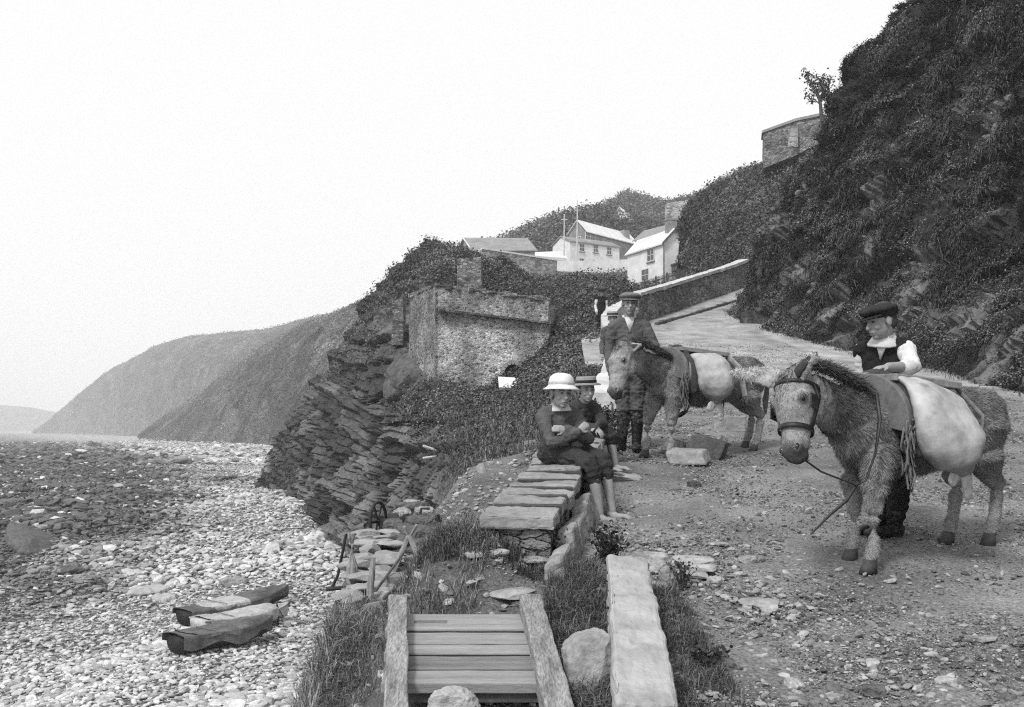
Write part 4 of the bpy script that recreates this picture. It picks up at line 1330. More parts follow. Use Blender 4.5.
# ------------------------------------------------------------------ donkeys
def make_donkey(label, O, F, hoofs, poll, muzzle, ears, tone, seed, nfur, tail):
    O = np.asarray(O, float); F = np.asarray(F, float); F = F / np.linalg.norm(F)
    Lf = np.array([-F[1], F[0]])
    r = np.random.default_rng(seed)
    def D(f, l, h):
        x, y = O + f * F + l * Lf
        return np.array([x, y, float(G(y)) + h])
    Z = np.array([0, 0, 1.]); F3 = np.array([*F, .0]); L3 = np.array([*Lf, 0])
    root = thing("donkey", label, "donkey", D(0, 0, 0), "donkeys carrying sacks")
    mb = MB()
    mb.tube([D(.62, 0, .74), D(.5, 0, .75), D(.3, 0, .735), D(.05, 0, .72), D(-.2, 0, .735), D(-.42, 0, .765), D(-.6, 0, .78), D(-.7, 0, .78)],
            [(.1, .13), (.135, .2), (.155, .225), (.18, .235), (.182, .22), (.175, .21), (.14, .185), (.08, .12)], 16)
    for sgn in (1, -1):
        mb.ell(D(.44, .085 * sgn, .7), np.array([F3 * .14, L3 * .09, Z * .2]))
        mb.ell(D(-.52, .1 * sgn, .76), np.array([F3 * .18, L3 * .11, Z * .21]))
    pl, mz = D(*poll), D(*muzzle)
    w0, w1 = D(.5, 0, .8), D(.42, 0, .86)
    md = w0 * .5 + pl * .5 + (0, 0, -.015)
    mb.tube([D(.42, 0, .78), w0, md, pl * .82 + w0 * .18 + (0, 0, .0)], [(.11, .19), (.1, .18), (.076, .14), (.07, .11)], 14)
    # head
    hd_dir = norm(mz - pl); Lh = math.dist(mz, pl)
    back = norm(w0 - pl)                                     # towards the neck
    fr = norm(-(back - hd_dir * (back @ hd_dir)))            # forehead side
    sd = np.cross(hd_dir, fr)
    def Hh(t_, a=0, b=0):
        return pl + hd_dir * Lh * t_ + fr * a + sd * b
    mb.tube([Hh(-.04), Hh(.12), Hh(.3), Hh(.5), Hh(.7), Hh(.86), Hh(.98)],
            [(.092, .095), (.112, .125), (.112, .135), (.09, .11), (.072, .082), (.07, .072), (.06, .062)], 14, up=fr)
    for sgn in (1, -1):
        mb.ell(Hh(.3, -.05, .068 * sgn), np.array([hd_dir * .1, fr * .09, sd * .045]))
        mb.ell(Hh(.28, .055, .09 * sgn), np.array([hd_dir * .05, fr * .03, sd * .02]))
        mb.tube([Hh(.22, .05, .075 * sgn), Hh(.25, .075, .098 * sgn), Hh(.3, .085, .092 * sgn)], [.014] * 3, 8)
        mb.ell(Hh(.93, .035, .038 * sgn), np.array([hd_dir * .045, fr * .032, sd * .03]))
    mb.ell(Hh(.99, -.035, 0), np.array([hd_dir * .04, fr * .04, sd * .048]))
    # ears
    for (ef, el_, eh), (b0, b1) in zip(ears, ((-.0, -.065), (-.0, .075))):
        a, c = Hh(b0, -.02, b1), D(ef, el_, eh)
        dirv = c - a
        up_ = norm(np.cross(np.cross(dirv, fr), dirv))
        mb.tube([a, a + dirv * .2, a + dirv * .45, a + dirv * .7, a + dirv * .9, c], [(.04, .032), (.056, .03), (.064, .026), (.052, .022), (.034, .017), (.014, .01)], 10, up=up_)
    # dark inner faces of the ears
    inner = []
    for (ef, el_, eh), (b0, b1) in zip(ears, ((-.0, -.065), (-.0, .075))):
        a, c = Hh(b0, -.02, b1), D(ef, el_, eh)
        dirv = c - a
        up_ = norm(np.cross(np.cross(dirv, fr), dirv))
        of = up_ * .017
        inner.append(MB().tube([a + dirv * .28 + of, a + dirv * .5 + of * 1.1, a + dirv * .72 + of, a + dirv * .88 + of * .8], [(.018, .012), (.04, .014), (.03, .012), (.012, .008)], 10, up=up_))
    # legs
    def leg(f, l, hind):
        hoof = D(f, l, 0)
        if not hind:
            pts = [D(.44 * .6 + f * .4, .11 * np.sign(l) * .6 + l * .4, .62), D(f * .75 + .44 * .25, l * .7 + .03 * np.sign(l), .46), D(f - .01, l, .33), D(f - .012, l, .29), D(f - .015, l, .18), D(f - .01, l, .115), D(f + .012, l, .06)]
            rad = [.1, .072, .047, .043, .032, .041, .036]
        else:
            pts = [D(-.52, .1 * np.sign(l) * .7 + l * .3, .72), D(-.46 * .7 + f * .3, l * .6 + .05 * np.sign(l), .56), D(f * .8 - .1, l, .43), D(f - .085, l, .36), D(f - .07, l, .31), D(f - .045, l, .19), D(f - .02, l, .115), D(f + .01, l, .06)]
            rad = [.15, .115, .062, .05, .042, .034, .042, .036]
        mb.tube(pts, rad, 12)
        return pts
    hooflist = []
    for i, (f, l) in enumerate(hoofs):
        leg(f, l, i >= 2)
        hm_ = MB()
        tilt = F3 * .022
        base = D(f + .02, l, .0)
        ring = []
        for z_, rr_, off in ((-.004, .045, .024), (.035, .04, .012), (.072, .034, 0)):
            for j in range(14):
                th = 2 * math.pi * j / 14
                ring.append(base + F3 * (rr_ * 1.15 * math.cos(th) + off - .01) + L3 * rr_ * math.sin(th) + Z * z_)
        fs = [tuple(range(14))[::-1], tuple(28 + j for j in range(14))]
        for i2 in range(2):
            for j in range(14):
                j2 = (j + 1) % 14
                fs.append((i2 * 14 + j, i2 * 14 + j2, i2 * 14 + 14 + j2, i2 * 14 + 14 + j))
        hm_.add(ring, fs)
        hooflist.append(hm_)
    def shade(c):
        """coat markings: paler face, legs and belly, darker back and muzzle tip; neck darkened for hair and mane shadow"""
        x = (c[:, 0] - O[0]) * F[0] + (c[:, 1] - O[1]) * F[1]
        h = c[:, 2] - G(c[:, 1])
        v = np.full(len(c), 0.19)
        v *= 1 + .6 * fbm(c * 5 + seed, 4)
        v *= 1 - .25 * smooth(.85, 1.0, h)
        v *= 1 + .55 * smooth(.55, .25, h) * (x < .8)
        dh = np.linalg.norm(c - Hh(.55), axis=1)
        face = smooth(.36, .2, dh) * (x > .7)
        v = v * (1 - face) + face * (.27 * (1 + .25 * fbm(c * 9, 3)))
        ring_ = np.minimum(np.linalg.norm(c - Hh(.3, .06, .1), axis=1), np.linalg.norm(c - Hh(.3, .06, -.1), axis=1))
        v = np.where(ring_ < .05, v * 1.35, v)
        nose = smooth(.11, .06, np.linalg.norm(c - Hh(1.0, .0), axis=1))
        pale = smooth(.17, .1, np.linalg.norm(c - Hh(.86), axis=1))
        v = v * (1 - pale * .6) + .38 * pale * .6
        v = v * (1 - nose) + .06 * nose
        for (ef, el_, eh) in ears:
            de = np.linalg.norm(np.cross(c - pl, norm(D(ef, el_, eh) - pl)), axis=1)
            al = (c - pl) @ norm(D(ef, el_, eh) - pl)
            v = np.where((de < .07) & (al > .1), .36 - .2 * smooth(.75, 1.0, al / np.linalg.norm(D(ef, el_, eh) - pl)) * 0, v)
        stripe = np.abs((c[:, 0] - O[0]) * Lf[0] + (c[:, 1] - O[1]) * Lf[1])
        v *= 1 - .5 * smooth(.05, .02, stripe) * smooth(.85, .95, h) * (x < .5)
        v *= 1 - .35 * smooth(.16, .05, np.abs(x - .75)) * (h > .75)  # neck: dark hair and the mane's shadow, both painted in the coat
        v = np.where(h < .6, np.minimum(v, .27), v)
        for sgn in (1, -1):
            v *= 1 - .6 * smooth(.05, .02, np.linalg.norm(c - Hh(.31, .07, .098 * sgn), axis=1))  # brow shade painted into the eye sockets
        return np.clip(v * tone, .02, .6)
    body = mb.blob("body", M_COAT, root, .0105, 7, .012, 16, shade)
    for i_ in inner[1:]:
        i_.build("ear_inner", M_SADDLEDK, root, True)
    for hm_ in hooflist:
        hm_.build("hoof", M_HOOF, root, True)
    for sgn in (1, -1):
        MB().ell(Hh(.305, .07, .098 * sgn), np.array([hd_dir * .02, fr * .014, sd * .011])).build("eye", M_EYE, root, True)
        MB().ell(Hh(.94, .052, .05 * sgn), np.array([hd_dir * .02, fr * .012, sd * .012])).build("nostril", M_EYE, root, True)
    # tail
    tb = MB().tube([D(-.7, 0, .9), D(-.77, 0, .86), D(tail[0] * .5 - .4, 0, .7), D(tail[0], tail[1], .5), D(tail[0], tail[1], .36)], [.035, .032, .025, .035, .02], 8)
    tb.blob("tail", M_COAT, root, .009, 3, .006, 30, lambda c: shade(c) * .6)
    # coat hair
    m_ = body.data
    off = np.array(root.location)
    c, n_ = coords(m_) + off, vnormals(m_)
    x = (c[:, 0] - O[0]) * F[0] + (c[:, 1] - O[1]) * F[1]
    h = c[:, 2] - G(c[:, 1])
    nearhead = np.linalg.norm(c - Hh(.5), axis=1)
    wgt = (h > .09) * (0.35 + .65 * (nearhead > .3)) * (np.linalg.norm(c - Hh(1.0), axis=1) > .07)
    ix = pick(len(c), wgt, nfur)
    p, nn = c[ix], n_[ix]
    hx = x[ix]; hz = h[ix]
    flow = -F3[None, :] * (.35 + .5 * smooth(.3, -.6, hx))[:, None] - Z[None, :] * (.75 - .3 * smooth(.85, 1, hz))[:, None]
    flow = np.where((nearhead[ix] < .33)[:, None], hd_dir[None, :], flow)
    cl_ = np.stack([fbm(p * 16 + 3, 2), fbm(p * 16 + 40, 2), fbm(p * 16 + 80, 2)], 1) * 1.1
    flow = flow + cl_ + .25 * r.normal(size=p.shape)
    flow = flow - nn * (flow * nn).sum(1)[:, None]
    flow /= np.linalg.norm(flow, axis=1)[:, None] + 1e-9
    ln = (.016 + .028 * r.random(len(ix))) * (1 + .8 * ((hz < .62) & (hz > .4) & (np.abs(hx) < .4))) * np.where(nearhead[ix] < .33, .5, 1) * np.where(hz < .44, .45, 1)
    for (ef, el_, eh) in ears:
        ed_ = norm(D(ef, el_, eh) - pl)
        de = np.linalg.norm(np.cross(p - pl, ed_), axis=1); al = (p - pl) @ ed_
        ln = np.where((de < .09) & (al > .08), ln * .5, ln)
    sdv = np.cross(flow, nn)
    wd = (.0022 + .002 * r.random(len(ix)))[:, None]
    tip = p + flow * ln[:, None] + nn * (ln * (.22 + .25 * r.random(len(ix))))[:, None]
    base = p - nn * .003
    v = np.stack([base - sdv * wd, base + sdv * wd, tip], 1).reshape(-1, 3)
    col = shade(p) * (.5 + 1.0 * r.random(len(ix)))
    nrm = np.repeat(nn * .8 + .2 * Z, 3, 0)
    nrm /= np.linalg.norm(nrm, axis=1)[:, None]
    fm = raw_mesh("fur", v, np.arange(len(v)).reshape(-1, 3), np.repeat(col, 3), True, nrm)
    mesh_obj("fur", fm, M_FUR, root)
    # mane: upright tousled hair along the crest, forelock between the ears
    k = 5200
    t_ = .82 * r.random(k)
    crest = w1[None] + (pl - w1)[None] * t_[:, None] + Z * (.1 + .03 * t_ + .04 * np.sin(t_ * 3.1))[:, None]
    crest = crest + r.normal(size=(k, 3)) * np.array([.018, .018, .012])
    dirv = np.array([.0, -.1, .25]) + .45 * r.normal(size=(k, 3)) + L3 * r.choice([-.8, .8], k, p=[.35, .65])[:, None] - F3 * .3
    dirv /= np.linalg.norm(dirv, axis=1)[:, None]
    ln = .035 + .045 * r.random(k)
    fl = 700
    crest[:fl] = Hh(-.0, .06) + r.normal(size=(fl, 3)) * .025
    dirv[:fl] = hd_dir * .8 + fr * .35 + .3 * r.normal(size=(fl, 3))
    s2 = np.cross(dirv, r.normal(size=(k, 3))); s2 /= np.linalg.norm(s2, axis=1)[:, None]
    v = np.stack([crest - s2 * .0028, crest + s2 * .0028, crest + dirv * ln[:, None] - Z * (ln * .25)[:, None]], 1).reshape(-1, 3)
    mesh_obj("mane", raw_mesh("mane", v, np.arange(len(v)).reshape(-1, 3), np.repeat((.05 + .13 * r.random(k) ** 2) * tone, 3), False), M_FUR, root)
    return root, D, Hh, (F3, L3, Z, fr, sd, hd_dir)

d1, D1, H1, ax1 = make_donkey("shaggy grey donkey in a dark bridle beside the boy in the waistcoat", (2.42, 5.97), (-.84, -.54), [(.574, .117), (.45, -.11), (-.605, .09), (-.437, -.08)], (1.05, 0.0, 1.05), (1.17, .1, .69),
                              [(1.235, -.3, 1.115), (1.15, .22, 1.235)], 1.0, 1, 105000, (-.84, .0))
d2, D2, H2, ax2 = make_donkey("shaggy donkey hanging its head in front of the standing man", (1.97, 10.2), (-.88, -.475), [(.50, .08), (.67, -.09), (-.56, .12), (-.66, -.12)], (1.09, .12, 1.06), (1.24, .2, .66),
                              [(.9, .0, 1.16), (.98, .25, 1.13)], 1.1, 5, 60000, (-.9, -.1))

def make_saddle(label, D, ax, strut):
    F3, L3, Z = ax[:3]
    root = thing("pack_saddle", label, "pack saddle", D(.3, 0, .9), "pack saddles")
    # bow board: a half disc standing across the back, leaning forward
    def bow(f0, rad, th, name, m_, hc=.815, lean=.1, lo=-.12):
        n = 26; vs = []
        angs = np.linspace(lo, math.pi - lo, n)
        inner = .3
        for s in (-1, 1):
            for rr_ in (rad, rad * inner):
                for a in angs:
                    h = hc + math.sin(a) * rr_
                    vs.append(D(f0 + s * th / 2 + (h - hc) * -lean, math.cos(a) * rr_ * 1.02, h))
        fs = []
        o_, i_, O2, I2 = 0, n, 2 * n, 3 * n
        for j in range(n - 1):
            fs += [(o_ + j, o_ + j + 1, i_ + j + 1, i_ + j), (O2 + j, I2 + j, I2 + j + 1, O2 + j + 1), (o_ + j, O2 + j, O2 + j + 1, o_ + j + 1), (i_ + j, i_ + j + 1, I2 + j + 1, I2 + j)]
        fs += [(0, i_, I2, O2), (n - 1, O2 + n - 1, I2 + n - 1, i_ + n - 1)]
        MB().add(vs, fs).build(name, m_, root, bevel=.006)
    bow(.45, .275, .045, "bow_board", M_SADDLE)
    bow(.405, .29, .03, "bow_rim", M_OLDWOOD)
    # pad under the bow, draped over the withers
    mb = MB()
    for a in np.linspace(-.1, math.pi + .1, 15):
        pass
    path = [D(.38, math.cos(a) * .25, .74 + math.sin(a) * .285) for a in np.linspace(-.25, math.pi + .25, 15)]
    mb.tube(path, [(.1, .04)] * 15, 10, up=F3)
    mb.blob("pad", M_SADDLEDK, root, .013, 5, .015, 14)
    # plank along the top
    a, c = D(.43, .1, 1.075), D(-.18, .1, 1.0)
    mb = MB().box((a + c) / 2, (c - a) / 2, L3 * .075, Z * .02)
    mb.build("top_plank", M_OLDWOOD, root, bevel=.005)
    a, c = D(.41, -.1, 1.07), D(-.18, -.1, 1.0)
    MB().box((a + c) / 2, (c - a) / 2, L3 * .07, Z * .02).build("top_plank", M_OLDWOOD, root, bevel=.005)
    # rear strut / strap that holds the back edge of the sack
    a, b_, c = D(-.2, .1, 1.01), D(-.17, .31, .84), D(-.05, .36, .62)
    if strut:
        a, b_, c = D(-.17, .14, .99), D(-.2, .3, .87), D(-.22, .35, .6)
        MB().tube([a, b_, c], [(.035, .02)] * 3, 8, up=F3, round_ends=False).build("rear_strut", M_OLDWOOD, root)
    else:
        MB().tube([a, b_, c], [(.014, .006)] * 3, 8, up=F3, round_ends=False).build("strap", M_ROPE, root, True)
    # girth and hanging rope ends by the shoulder
    path = [D(.36, math.cos(a) * .235, .69 + math.sin(a) * .285) for a in np.linspace(.1, -math.pi - .1, 18)]
    MB().tube(path, [(.025, .006)] * 18, 8, up=F3).build("girth", M_LEATHER, root, True)
    r = np.random.default_rng(3)
    mb = MB()
    for k in range(26):
        l0 = .25 + .035 * r.random(); f0 = .44 + .08 * r.random()
        z0, z1 = .86 - .08 * r.random(), .86 - .12 - .3 * r.random()
        zs = np.linspace(z0, z1, 6)
        mb.tube([D(f0 + .006 * r.normal(), l0 + .006 * r.normal() + .02 + .02 * (z0 - z_), z_) for z_ in zs], [.0035 + .004 * r.random() for _ in zs], 5)
    mb.tube([D(.47, .27, .62), D(.5, .29, .52), D(.46, .29, .46), D(.42, .28, .53), D(.47, .27, .62)], [.0045] * 5, 6)
    mb.build("rope_bundle", M_ROPE, root, True)
    return root

def make_sack(label, D, ax, side, tied, round_=0.0):
    F3, L3, Z = ax[:3]
    root = thing("sack", label, "sack", D(.3, .38 * side, .6), "sacks on the donkeys")
    mb = MB()
    pts = [(.16, .15, 1.03, .27, .025), (.17, .23, .98, .275, .05), (.19, .30, .89, .27, .09), (.22, .35, .79, .255, .125 + round_), (.2, .375, .70, .225, .14 + round_), (.18, .38, .635, .165, .125), (.15, .375, .6, .09, .08)]
    if round_:
        pts = [(.17, .15, 1.0, .15, .03), (.17, .26, .96, .18, .1), (.17, .33, .88, .2, .15), (.17, .36, .78, .205, .17), (.17, .375, .69, .18, .16), (.17, .375, .62, .12, .12), (.17, .37, .585, .06, .07)]
    path, rad = [D(f, l * side, h) for f, l, h, a, b in pts], [(a, b) for f, l, h, a, b in pts]
    nrm_up = L3 * side
    mb.tube(path, rad, 24, up=nrm_up)
    def sc(c):
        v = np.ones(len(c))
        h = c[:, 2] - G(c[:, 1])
        v *= 1 - .45 * smooth(.78, .6, h + .05 * fbm(c * 6, 3))        # darker towards the bottom
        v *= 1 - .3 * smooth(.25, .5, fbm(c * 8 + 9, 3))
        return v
    m_ = mod_mesh(mb.mesh("bag"), voxel=.014, it=8)
    jitter(m_, .022, 5)
    c_s, n_s = coords(m_), vnormals(m_)
    c_s = c_s + n_s * ((ridged(c_s * np.array([6, 6, 2]) + 5, 2) - .6) * .006)[:, None]
    m_.vertices.foreach_set('co', c_s.astype(np.float32).ravel()); m_.update()
    m_.polygons.foreach_set("use_smooth", np.full(len(m_.polygons), True))
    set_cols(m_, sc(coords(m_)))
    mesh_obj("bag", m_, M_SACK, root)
    if tied:
        f0, l0, h0 = pts[-1][:3]
        MB().tube([D(f0, l0 * side, h0 + .02), D(f0, l0 * side, h0 - .03)], [.035, .03], 10).build("tie_cord", M_ROPE, root, True)
        mb = MB()
        mb.tube([D(f0, l0 * side, h0 - .01), D(f0 + .06, l0 * side + .01, h0 - .06), D(f0 + .1, l0 * side + .01, h0 - .1)], [(.018, .014), (.05, .016), (.035, .01)], 10, up=L3)
        mb.tube([D(f0, l0 * side, h0 - .01), D(f0 - .04, l0 * side + .015, h0 - .09), D(f0 - .06, l0 * side + .015, h0 - .2)], [(.018, .014), (.05, .018), (.03, .012)], 10, up=L3)
        mb.blob("loose_mouth", M_CLOTH, root, .006, 3, .006, 30)
        MB().tube([D(f0 - .03, l0 * side, h0), D(f0 - .09, l0 * side, h0 + .03), D(f0 - .1, l0 * side, h0 - .07), D(f0 - .07, l0 * side, h0 - .13)], [.006] * 4, 6).build("string", M_LEATHER, root, True)
    return root
make_saddle("wooden pack saddle with a round bow board on the bridled donkey", D1, ax1, False)
make_saddle("wooden pack saddle with a rear strut on the donkey by the standing man", D2, ax2, True)
make_sack("long pale hide sack tied at its mouth, slung on the bridled donkey", D1, ax1, 1, True)
make_sack("round bulging pale sack slung on the donkey with the hanging head", D2, ax2, 1, True, .03)
make_sack("sack on the far flank of the hanging-head donkey, showing below its belly", D2, ax2, -1, False)

# bridle and reins of the near donkey
F3, L3, Z, fr, sd, hdd = ax1
br = thing("bridle", "dark leather bridle and slack reins on the grey donkey beside the waistcoat boy", "bridle", H1(.5))
def loop(t_, ra, rb, ofs=0, w_=.016, name="noseband", shift=0.0):
    path = [H1(t_ + shift * math.sin(a), ofs + math.sin(a) * ra, math.cos(a) * rb) for a in np.linspace(0, 2 * math.pi, 25)]
    MB().tube(path, [(.004, w_)] * 25, 6, up=hdd, round_ends=False).build(name, M_LEATHER, br, True)
loop(.66, .098, .088, name="noseband")
loop(.06, .128, .112, name="headstall", ofs=-.005, w_=.011)
for s in (1, -1):
    MB().tube([H1(.06, .0, .113 * s), H1(.22, -.03, .128 * s), H1(.45, -.02, .112 * s), H1(.66, -.015, .09 * s)], [(.005, .013)] * 4, 6, up=fr, round_ends=False).build("cheek_strap", M_LEATHER, br, True)
    MB().box(H1(.34, .02, .132 * s), hdd * .042, fr * .03, sd * .004).build("blinker", M_LEATHER, br, bevel=.003)
MB().tube([H1(.1, -.05, .1), H1(.35, -.12, .075), H1(.42, -.135, 0), H1(.35, -.12, -.075), H1(.1, -.05, -.1)], [.006] * 5, 6).build("throat_strap", M_LEATHER, br, True)
bit = H1(.7, -.05, .085)
p0 = D1(.64, .22, 1.02)
rein = [bit, bit + (.03, -.02, -.07), (bit * .55 + D1(.72, .16, .55) * .45) + np.array([-.01, -.02, -.08]), D1(.78, .17, .51), D1(.72, .19, .53), D1(.67, .215, .68), D1(.64, .22, .86), D1(.6, .17, 1.0), D1(.57, .08, 1.03)]
MB().tube(rein, [(.011, .005)] * len(rein), 6).build("rein", M_LEATHER, br, True)
rein2 = [bit, bit + (-.02, -.03, .0), bit + (.04, .0, .01), bit + (.1, .02, .04), H1(.55, -.16, .06)]
MB().tube(rein2, [(.011, .005)] * len(rein2), 6).build("rein", M_LEATHER, br, True)
a = D1(.76, .17, .5)
e_ = P(811, 534, 5.35)
whip = [a + (0, 0, .02), a * .7 + e_ * .3 + (.015, 0, 0), a * .35 + e_ * .65 + (.02, 0, .02), e_ * .85 + a * .15 + (0, 0, 0), e_]
tag(MB().tube(whip, [.009, .009, .008, .006, .004], 6).build("lead_strap", M_LEATHER, None, True), "thin dark lead strap hanging to the ground below the slack reins", "strap")

# ------------------------------------------------------------------ people
def person(label, J, fwd, up, hs, k, clothes, hat, bare_legs=False, bare_feet=False, skin=M_SKIN, group=None, body_fwd=None, hands=(True, True), collar=False, sleeves='long', breeches=False, hairline=True, open_neck=False):
    """J: joints in metres; every body is one continuous skin under its clothes"""
    J = {a: np.asarray(b, float) for a, b in J.items()}
    f = norm(fwd); u = np.asarray(up, float); u = norm(u - f * (u @ f)); r_ = np.cross(f, u)     # r_: the head's own right
    bf = norm(body_fwd if body_fwd is not None else [f[0], f[1], 0])
    base = (J['ankL'] + J['ankR']) / 2
    root = thing("person", label, "person", (J['pel'][0], J['pel'][1], min(J['ankL'][2], J['ankR'][2]) - .05), group)
    hc = J['head']
    def Hp(a, b, c):
        return hc + (r_ * a + f * b + u * c) * hs
    def Hax(a, b, c):
        return np.array([r_ * a, f * b, u * c]) * hs
    mb = MB()
    mb.ell(Hp(0, -.012, .03), Hax(.075, .094, .088), 18, 12)
    mb.ell(Hp(0, .022, -.04), Hax(.06, .07, .082), 16, 10)
    mb.ell(Hp(0, .055, -.1), Hax(.028, .028, .02))
    mb.tube([Hp(0, .085, .008), Hp(0, .1, -.018), Hp(0, .107, -.036)], [.01 * hs, .012 * hs, .016 * hs], 8)
    mb.tube([Hp(-.045, .07, .022), Hp(0, .088, .022), Hp(.045, .07, .022)], [.012 * hs, .013 * hs, .012 * hs], 8)
    for s in (-1, 1):
        mb.ell(Hp(.035 * s, .055, -.035), Hax(.026, .03, .026))
        mb.ell(Hp(.078 * s, -.008, -.012), Hax(.012, .022, .033))
    mb.tube([Hp(-.02, .083, -.066), Hp(0, .09, -.064), Hp(.02, .083, -.066)], [.009 * hs] * 3, 8)
    mb.tube([Hp(-.016, .082, -.08), Hp(0, .087, -.081), Hp(.016, .082, -.08)], [.008 * hs] * 3, 8)
    mb.tube([Hp(0, -.02, -.06), J['neck'] * .5 + Hp(0, -.015, -.1) * .5, J['neck']], [.052 * hs, .05 * hs, .06 * hs], 12)
    sh_c = (J['shL'] + J['shR']) / 2
    across = norm(J['shL'] - J['shR'])
    hw = np.linalg.norm(J['shL'] - J['shR']) / 2
    th_ = lambda s: s * k
    chest = sh_c * .7 + J['pel'] * .3
    waist = sh_c * .35 + J['pel'] * .65
    def torso(m_, g=0.0):
        up2 = bf
        m_.tube([J['neck'] * .6 + sh_c * .4, sh_c + (J['pel'] - sh_c) * .1, chest, waist, J['pel'] + (J['pel'] - sh_c) * .08],
                [(hw * .55 + g, th_(.07) + g), (hw * .98 + g, th_(.095) + g), (hw * .95 + g, th_(.115) + g), (hw * .82 + g, th_(.105) + g), (hw * .9 + g, th_(.115) + g)], 18, up=up2)
        m_.tube([J['shR'], J['neck'] * .75 + sh_c * .25, J['shL']], [th_(.062) + g, th_(.062) + g, th_(.062) + g], 12)
    torso(mb)
    def arm(m_, S, g=0.0, end=1.0):
        a, e, w_ = J['sh' + S], J['el' + S], J['wr' + S]
        w2 = e + (w_ - e) * end
        m_.tube([a, a * .5 + e * .5, e, e * .5 + w2 * .5, w2], [th_(.056) + g, th_(.05) + g, th_(.043) + g, th_(.04) + g * .9, th_(.031) + g * .8], 12)
    def legt(m_, S, g=0.0, end=1.0, hipg=0.0):
        a, e, w_ = J['hip' + S], J['kn' + S], J['ank' + S]
        w2 = e + (w_ - e) * end
        m_.tube([a, a * .55 + e * .45, e, e * .6 + w2 * .4, w2], [th_(.095) + g + hipg, th_(.08) + g, th_(.058) + g, th_(.056) + g, th_(.036) + g], 12)
    for S in 'LR':
        arm(mb, S); legt(mb, S)
        # foot
        an = J['ank' + S]; td = norm(J['toe' + S] - an); fl = np.linalg.norm(J['toe' + S] - an)
        dn = np.array([0, 0, -1.])
        sdv = norm(np.cross(td, dn))
        hl = an + dn * th_(.045) - td * th_(.035)
        mb.tube([hl, an + dn * th_(.035) + td * fl * .35, J['toe' + S] - td * fl * .22, J['toe' + S]], [th_(.038), (th_(.04), th_(.036)), (th_(.047), th_(.024)), (th_(.04), th_(.015))], 12, up=-dn)
        if bare_feet:
            for q_ in range(5):
                ofs = (q_ - 2) * th_(.0175)
                tl = (.03, .034, .032, .03, .038)[q_] if S == 'L' else (.038, .03, .032, .034, .03)[q_]
                b0 = J['toe' + S] + sdv * ofs - td * th_(.015)
                mb.tube([b0, b0 + td * th_(tl)], [th_(.0095), th_(.008)], 6)
        # hand: palm, four fingers and a thumb
        w_, el_ = J['wr' + S], J['el' + S]
        hd0 = J.get('hd' + S)
        hdir = norm(hd0) if hd0 is not None else norm(w_ - el_)
        pn = norm(J.get('pn' + S, np.array([0, -.3, 1.])))
        pn = norm(pn - hdir * (pn @ hdir))                    # back of the hand
        sx = np.cross(hdir, pn) * (1 if S == 'R' else -1)     # towards the thumb
        hk = th_(1.0) * .95
        mb.tube([w_, w_ + hdir * .035 * hk, w_ + hdir * .085 * hk], [(.026 * hk, .021 * hk), (.037 * hk, .018 * hk), (.039 * hk, .014 * hk)], 12, up=pn)
        for q_, (lx, fl_) in enumerate(((.03, .066), (.0105, .074), (-.0095, .069), (-.0285, .054))):
            b0 = w_ + hdir * .08 * hk + sx * lx * hk
            c1 = b0 + (hdir * .94 - pn * .25) * fl_ * .5 * hk
            c2 = c1 + (hdir * .7 - pn * .7) * fl_ * .5 * hk
            mb.tube([b0, c1, c2], [.0088 * hk, .0082 * hk, .007 * hk], 7)
        b0 = w_ + hdir * .03 * hk + sx * .028 * hk
        c1 = b0 + (hdir * .6 + sx * .7 - pn * .15) * .036 * hk
        c2 = c1 + (hdir * .9 + sx * .15 - pn * .3) * .034 * hk
        mb.tube([b0, c1, c2], [.012 * hk, .0105 * hk, .008 * hk], 7)
    mb.blob("body", skin, root, .0048, 3)
    for s in (-1, 1):
        e = MB().ell(Hp(.029 * s, .0795, .002), Hax(.0095, .008, .0055), 10, 8).build("eye", M_EYE, root, True)
    # eyebrows and mouth line
    for s in (-1, 1):
        MB().tube([Hp(.016 * s, .094, .023), Hp(.034 * s, .09, .028), Hp(.05 * s, .078, .022)], [.0042 * hs] * 3, 6).build("eyebrow", M_HAIR, root, True)
    MB().tube([Hp(-.02, .0885, -.0725), Hp(0, .0955, -.0715), Hp(.02, .0885, -.0725)], [.0028 * hs] * 3, 6).build("mouth", M_HAIR, root, True)
    # hair showing under the hat
    hb_ = MB()
    hb_.ell(Hp(0, -.03, .045), Hax(.079, .088, .082), 16, 10)
    hb_.ell(Hp(0, -.06, -.015), Hax(.066, .048, .06), 14, 8)
    for s in (-1, 1):
        hb_.ell(Hp(.071 * s, .006, .028), Hax(.009, .016, .028))
    hb_.blob("hair", M_HAIR, root, .006, 3, .004, 90)
    # clothes
    C = clothes
    g = C.get('bulk', .014) * max(k, .8)
    jm = MB(); torso(jm, g)
    if sleeves == 'long':
        arm(jm, 'L', g, .93); arm(jm, 'R', g, .93)
    if C.get('top'):
        jm.blob(C['top'][0], C['top'][1], root, .0075, 4, .01, 9, None, C.get('crease', .009))
    if sleeves == 'shirt':
        s_ = MB()
        arm(s_, 'L', g, C.get('roll', .25)); arm(s_, 'R', g, C.get('roll', .25))
        s_.blob("shirt_sleeves", M_SHIRT, root, .0065, 4, .006, 16, None, .007)
        for S in 'LR':
            e, w_ = J['el' + S], J['wr' + S]
            q_ = e + (w_ - e) * C.get('roll', .25)
            MB().tube([q_ - norm(w_ - e) * .02, q_ + norm(w_ - e) * .02], [th_(.045) + g, th_(.045) + g], 12).build("rolled_cuff", M_SHIRT, root, True)
